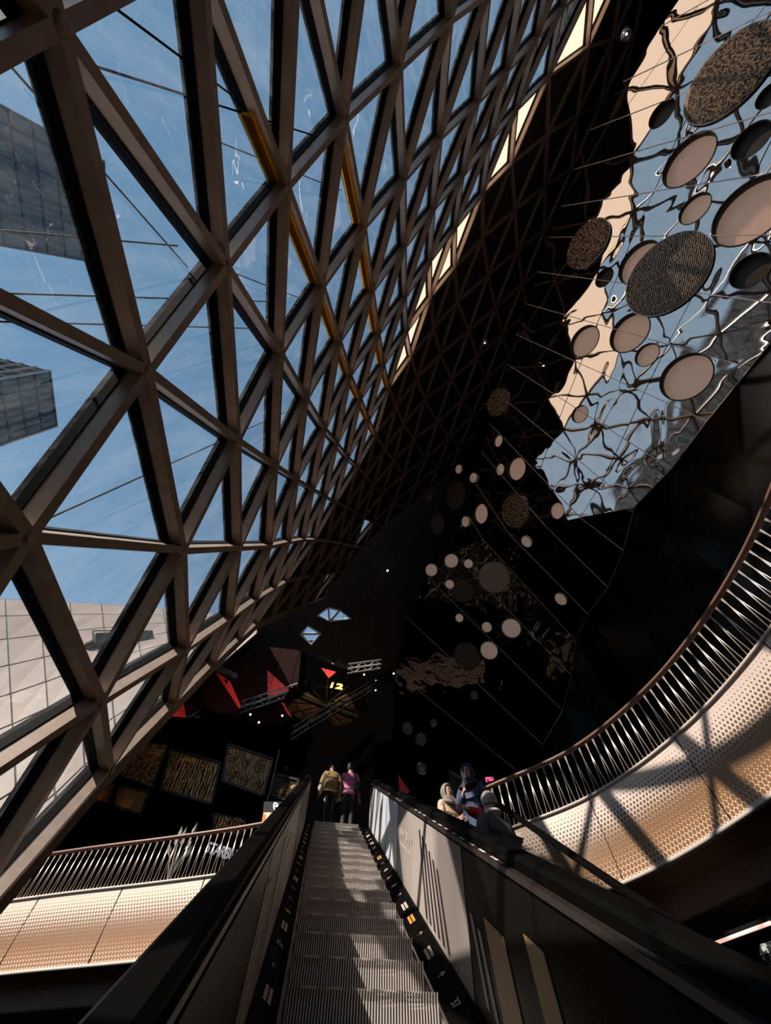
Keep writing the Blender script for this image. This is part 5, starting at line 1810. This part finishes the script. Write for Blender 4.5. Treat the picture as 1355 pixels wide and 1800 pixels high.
        for i in range(rings + 1):
            th = math.pi * depth_ * i / rings
            for j in range(seg):
                ph = 2 * math.pi * j / seg
                front = math.cos(ph)
                th2 = th * (0.55 if front > 0.45 else 1.0)
                wob = 1 + 0.03 * math.sin(5 * ph + 3 * i)
                vs.append(hc + np.array([math.sin(th2) * math.sin(ph) * 0.098, math.sin(th2) * front * 0.112, math.cos(th2) * 0.128 + 0.006]) * wob * s + np.array([0, -0.006, 0]) * s)
        for i in range(rings):
            for j in range(seg):
                a, b = i * seg + j, i * seg + (j + 1) % seg
                fs.append((a, a + seg, b + seg, b))
        MB().poly(vs, fs).build('hair', hm, root, True, local=True)
    return root


C_OLIVE = principled('olive_jacket', (0.24, 0.15, 0.055), 0.75, noise=(9, 0.3), bump=(14, 0.6, 0.03))
C_PINK = principled('pink_shirt', (0.46, 0.15, 0.27), 0.7, noise=(8, 0.3), bump=(10, 0.6, 0.03))
C_BLACKCLOTH = principled('black_trousers', (0.012, 0.012, 0.013), 0.7)
C_LEATHER = principled('black_leather', (0.010, 0.010, 0.010), 0.3)
C_BEIGE = principled('beige_coat', (0.55, 0.40, 0.27), 0.75, noise=(12, 0.35))
C_BEIGESCARF = principled('taupe_scarf', (0.27, 0.21, 0.17), 0.8, noise=(15, 0.25))
C_NAVY = principled('navy_coat', (0.035, 0.05, 0.10), 0.75, noise=(8, 0.25))
C_NAVYSCARF = principled('dark_navy_scarf', (0.012, 0.016, 0.035), 0.8)
C_SUIT = principled('charcoal_coat', (0.06, 0.058, 0.065), 0.8, noise=(7, 0.25))
C_RED = principled('red_sleeve', (0.62, 0.012, 0.012), 0.7)
C_HAIRBROWN = principled('brown_hair', (0.05, 0.022, 0.014), 0.6)
C_HAIRBLACK = principled('black_hair', (0.006, 0.005, 0.005), 0.7, spec=0.15)
C_HAIRGREY = principled('grey_hair', (0.30, 0.25, 0.21), 0.7, noise=(20, 0.5))

FZ = 4.64
hang = (((-0.24, 0.0, 1.12), (-0.27, 0.06, 0.88)), ((0.24, 0.0, 1.12), (0.27, 0.06, 0.88)))
pp = at_y((607, 1474), 10.95)
pink = person((pp[0], pp[1], FZ), R_(-3), 1.68, 'person in a pink shirt and black trousers with a small black shoulder bag, back turned', hang,
              {'mat': C_PINK, 'hem': 0.97, 'loose': 0.025, 'name': 'shirt'}, C_BLACKCLOTH, {'kind': 'hair', 'mat': C_HAIRBROWN, 'len': 0.72}, 0.03, 0.0)
MB().tube([(0.05, -0.15, 1.42), (0.14, -0.17, 1.22), (0.2, -0.17, 1.08)], 0.012, 6).build('bag_strap', C_LEATHER, pink, local=True)
MB().sphere((0.22, -0.12, 1.0), 0.12, 12, 8, 0.9, 0.55, 1.0).build('shoulder_bag', C_LEATHER, pink, True, local=True)
pp = at_y((572, 1474), 10.8)
olive = person((pp[0] - 0.02, pp[1], FZ), R_(6), 1.62, 'person in an olive jacket and shiny black trousers walking up beside the pink shirt', hang,
               {'mat': C_OLIVE, 'hem': 0.84, 'loose': 0.04}, C_LEATHER, {'kind': 'hair', 'mat': C_HAIRBLACK, 'len': 0.6}, 0.16, 0.12)
MB().tube([(-0.02, -0.19, 1.36), (-0.12, -0.2, 1.15), (-0.2, -0.12, 0.98)], 0.016, 6).build('bag_strap', C_BEIGE, olive, local=True)
MB().sphere((-0.27, -0.08, 0.84), 0.15, 12, 8, 0.5, 0.8, 1.0).build('shoulder_bag', principled('pale_bag', (0.5, 0.38, 0.28), 0.6), olive, True, local=True)


def on_esc2(px, x):
    r = ray(*px)
    return r * (x / r[0])


hb_ = on_esc2((787, 1392), 1.78)
b1 = person((hb_[0], hb_[1], hb_[2] - 1.37), R_(205), 1.47, 'woman in a taupe headscarf and flowered beige coat, hands clasped, on the down escalator',
            (((-0.22, 0.05, 1.10), (-0.05, 0.22, 1.08)), ((0.22, 0.05, 1.10), (0.05, 0.23, 1.06))),
            {'mat': C_BEIGE, 'hem': 0.55, 'loose': 0.03, 'name': 'coat'}, C_BLACKCLOTH, {'kind': 'hijab', 'mat': C_BEIGESCARF}, -0.06, 0.0, SKIN2)
hn = on_esc2((823, 1360), 2.10)
n1 = person((hn[0], hn[1], hn[2] - 1.56), R_(140), 1.67, 'woman in a navy headscarf, glasses and denim-blue coat, one hand raised to her chest',
            (((-0.24, 0.0, 1.12), (-0.27, 0.06, 0.90)), ((0.23, 0.05, 1.12), (0.04, 0.22, 1.22))),
            {'mat': C_NAVY, 'hem': 0.55, 'loose': 0.03, 'name': 'coat'}, C_BLACKCLOTH, {'kind': 'hijab', 'mat': C_NAVYSCARF}, 0.0, 0.0, SKIN2)
sN = 1.67 / 1.7
for k in (-1, 1):
    cN = np.array([k * 0.034, 0.118, 1.60]) * sN
    MB().tube([cN + np.array([math.cos(2 * math.pi * j / 12) * 0.024, 0, math.sin(2 * math.pi * j / 12) * 0.020]) for j in range(13)], 0.004, 5).build('glasses', M_RUBBER, n1, local=True)
hg = on_esc2((862, 1410), 1.88)
g1 = person((hg[0], hg[1], hg[2] - 1.55), R_(25), 1.66, 'grey-haired man in a charcoal coat seen from behind on the down escalator',
            hang, {'mat': C_SUIT, 'hem': 0.72, 'loose': 0.06, 'name': 'coat'}, C_BLACKCLOTH, {'kind': 'hair', 'mat': C_HAIRGREY, 'len': 0.6}, 0.02, 0.0, SKIN2)
MB().tube([np.array([math.sin(2 * math.pi * j / 16) * 0.082, math.cos(2 * math.pi * j / 16) * 0.08, 1.435]) for j in range(17)], 0.02, 8).build('collar', principled('white_collar', (0.7, 0.66, 0.62), 0.7), g1, True, local=True)
hr = on_esc2((862, 1412), 2.08)
r1 = person((hr[0], hr[1], hr[2] - 1.50), R_(200), 1.60, 'person with a bright red sleeve reaching out, mostly hidden by the man in charcoal',
            (((-0.22, 0.0, 1.10), (-0.24, 0.06, 0.88)), ((0.31, 0.08, 1.36), (0.56, 0.16, 1.33))),
            {'mat': C_RED, 'hem': 0.86, 'loose': 0.03, 'name': 'jumper'}, C_BLACKCLOTH, {'kind': 'hair', 'mat': C_HAIRBLACK, 'len': 0.65}, 0.0, 0.0, SKIN2)
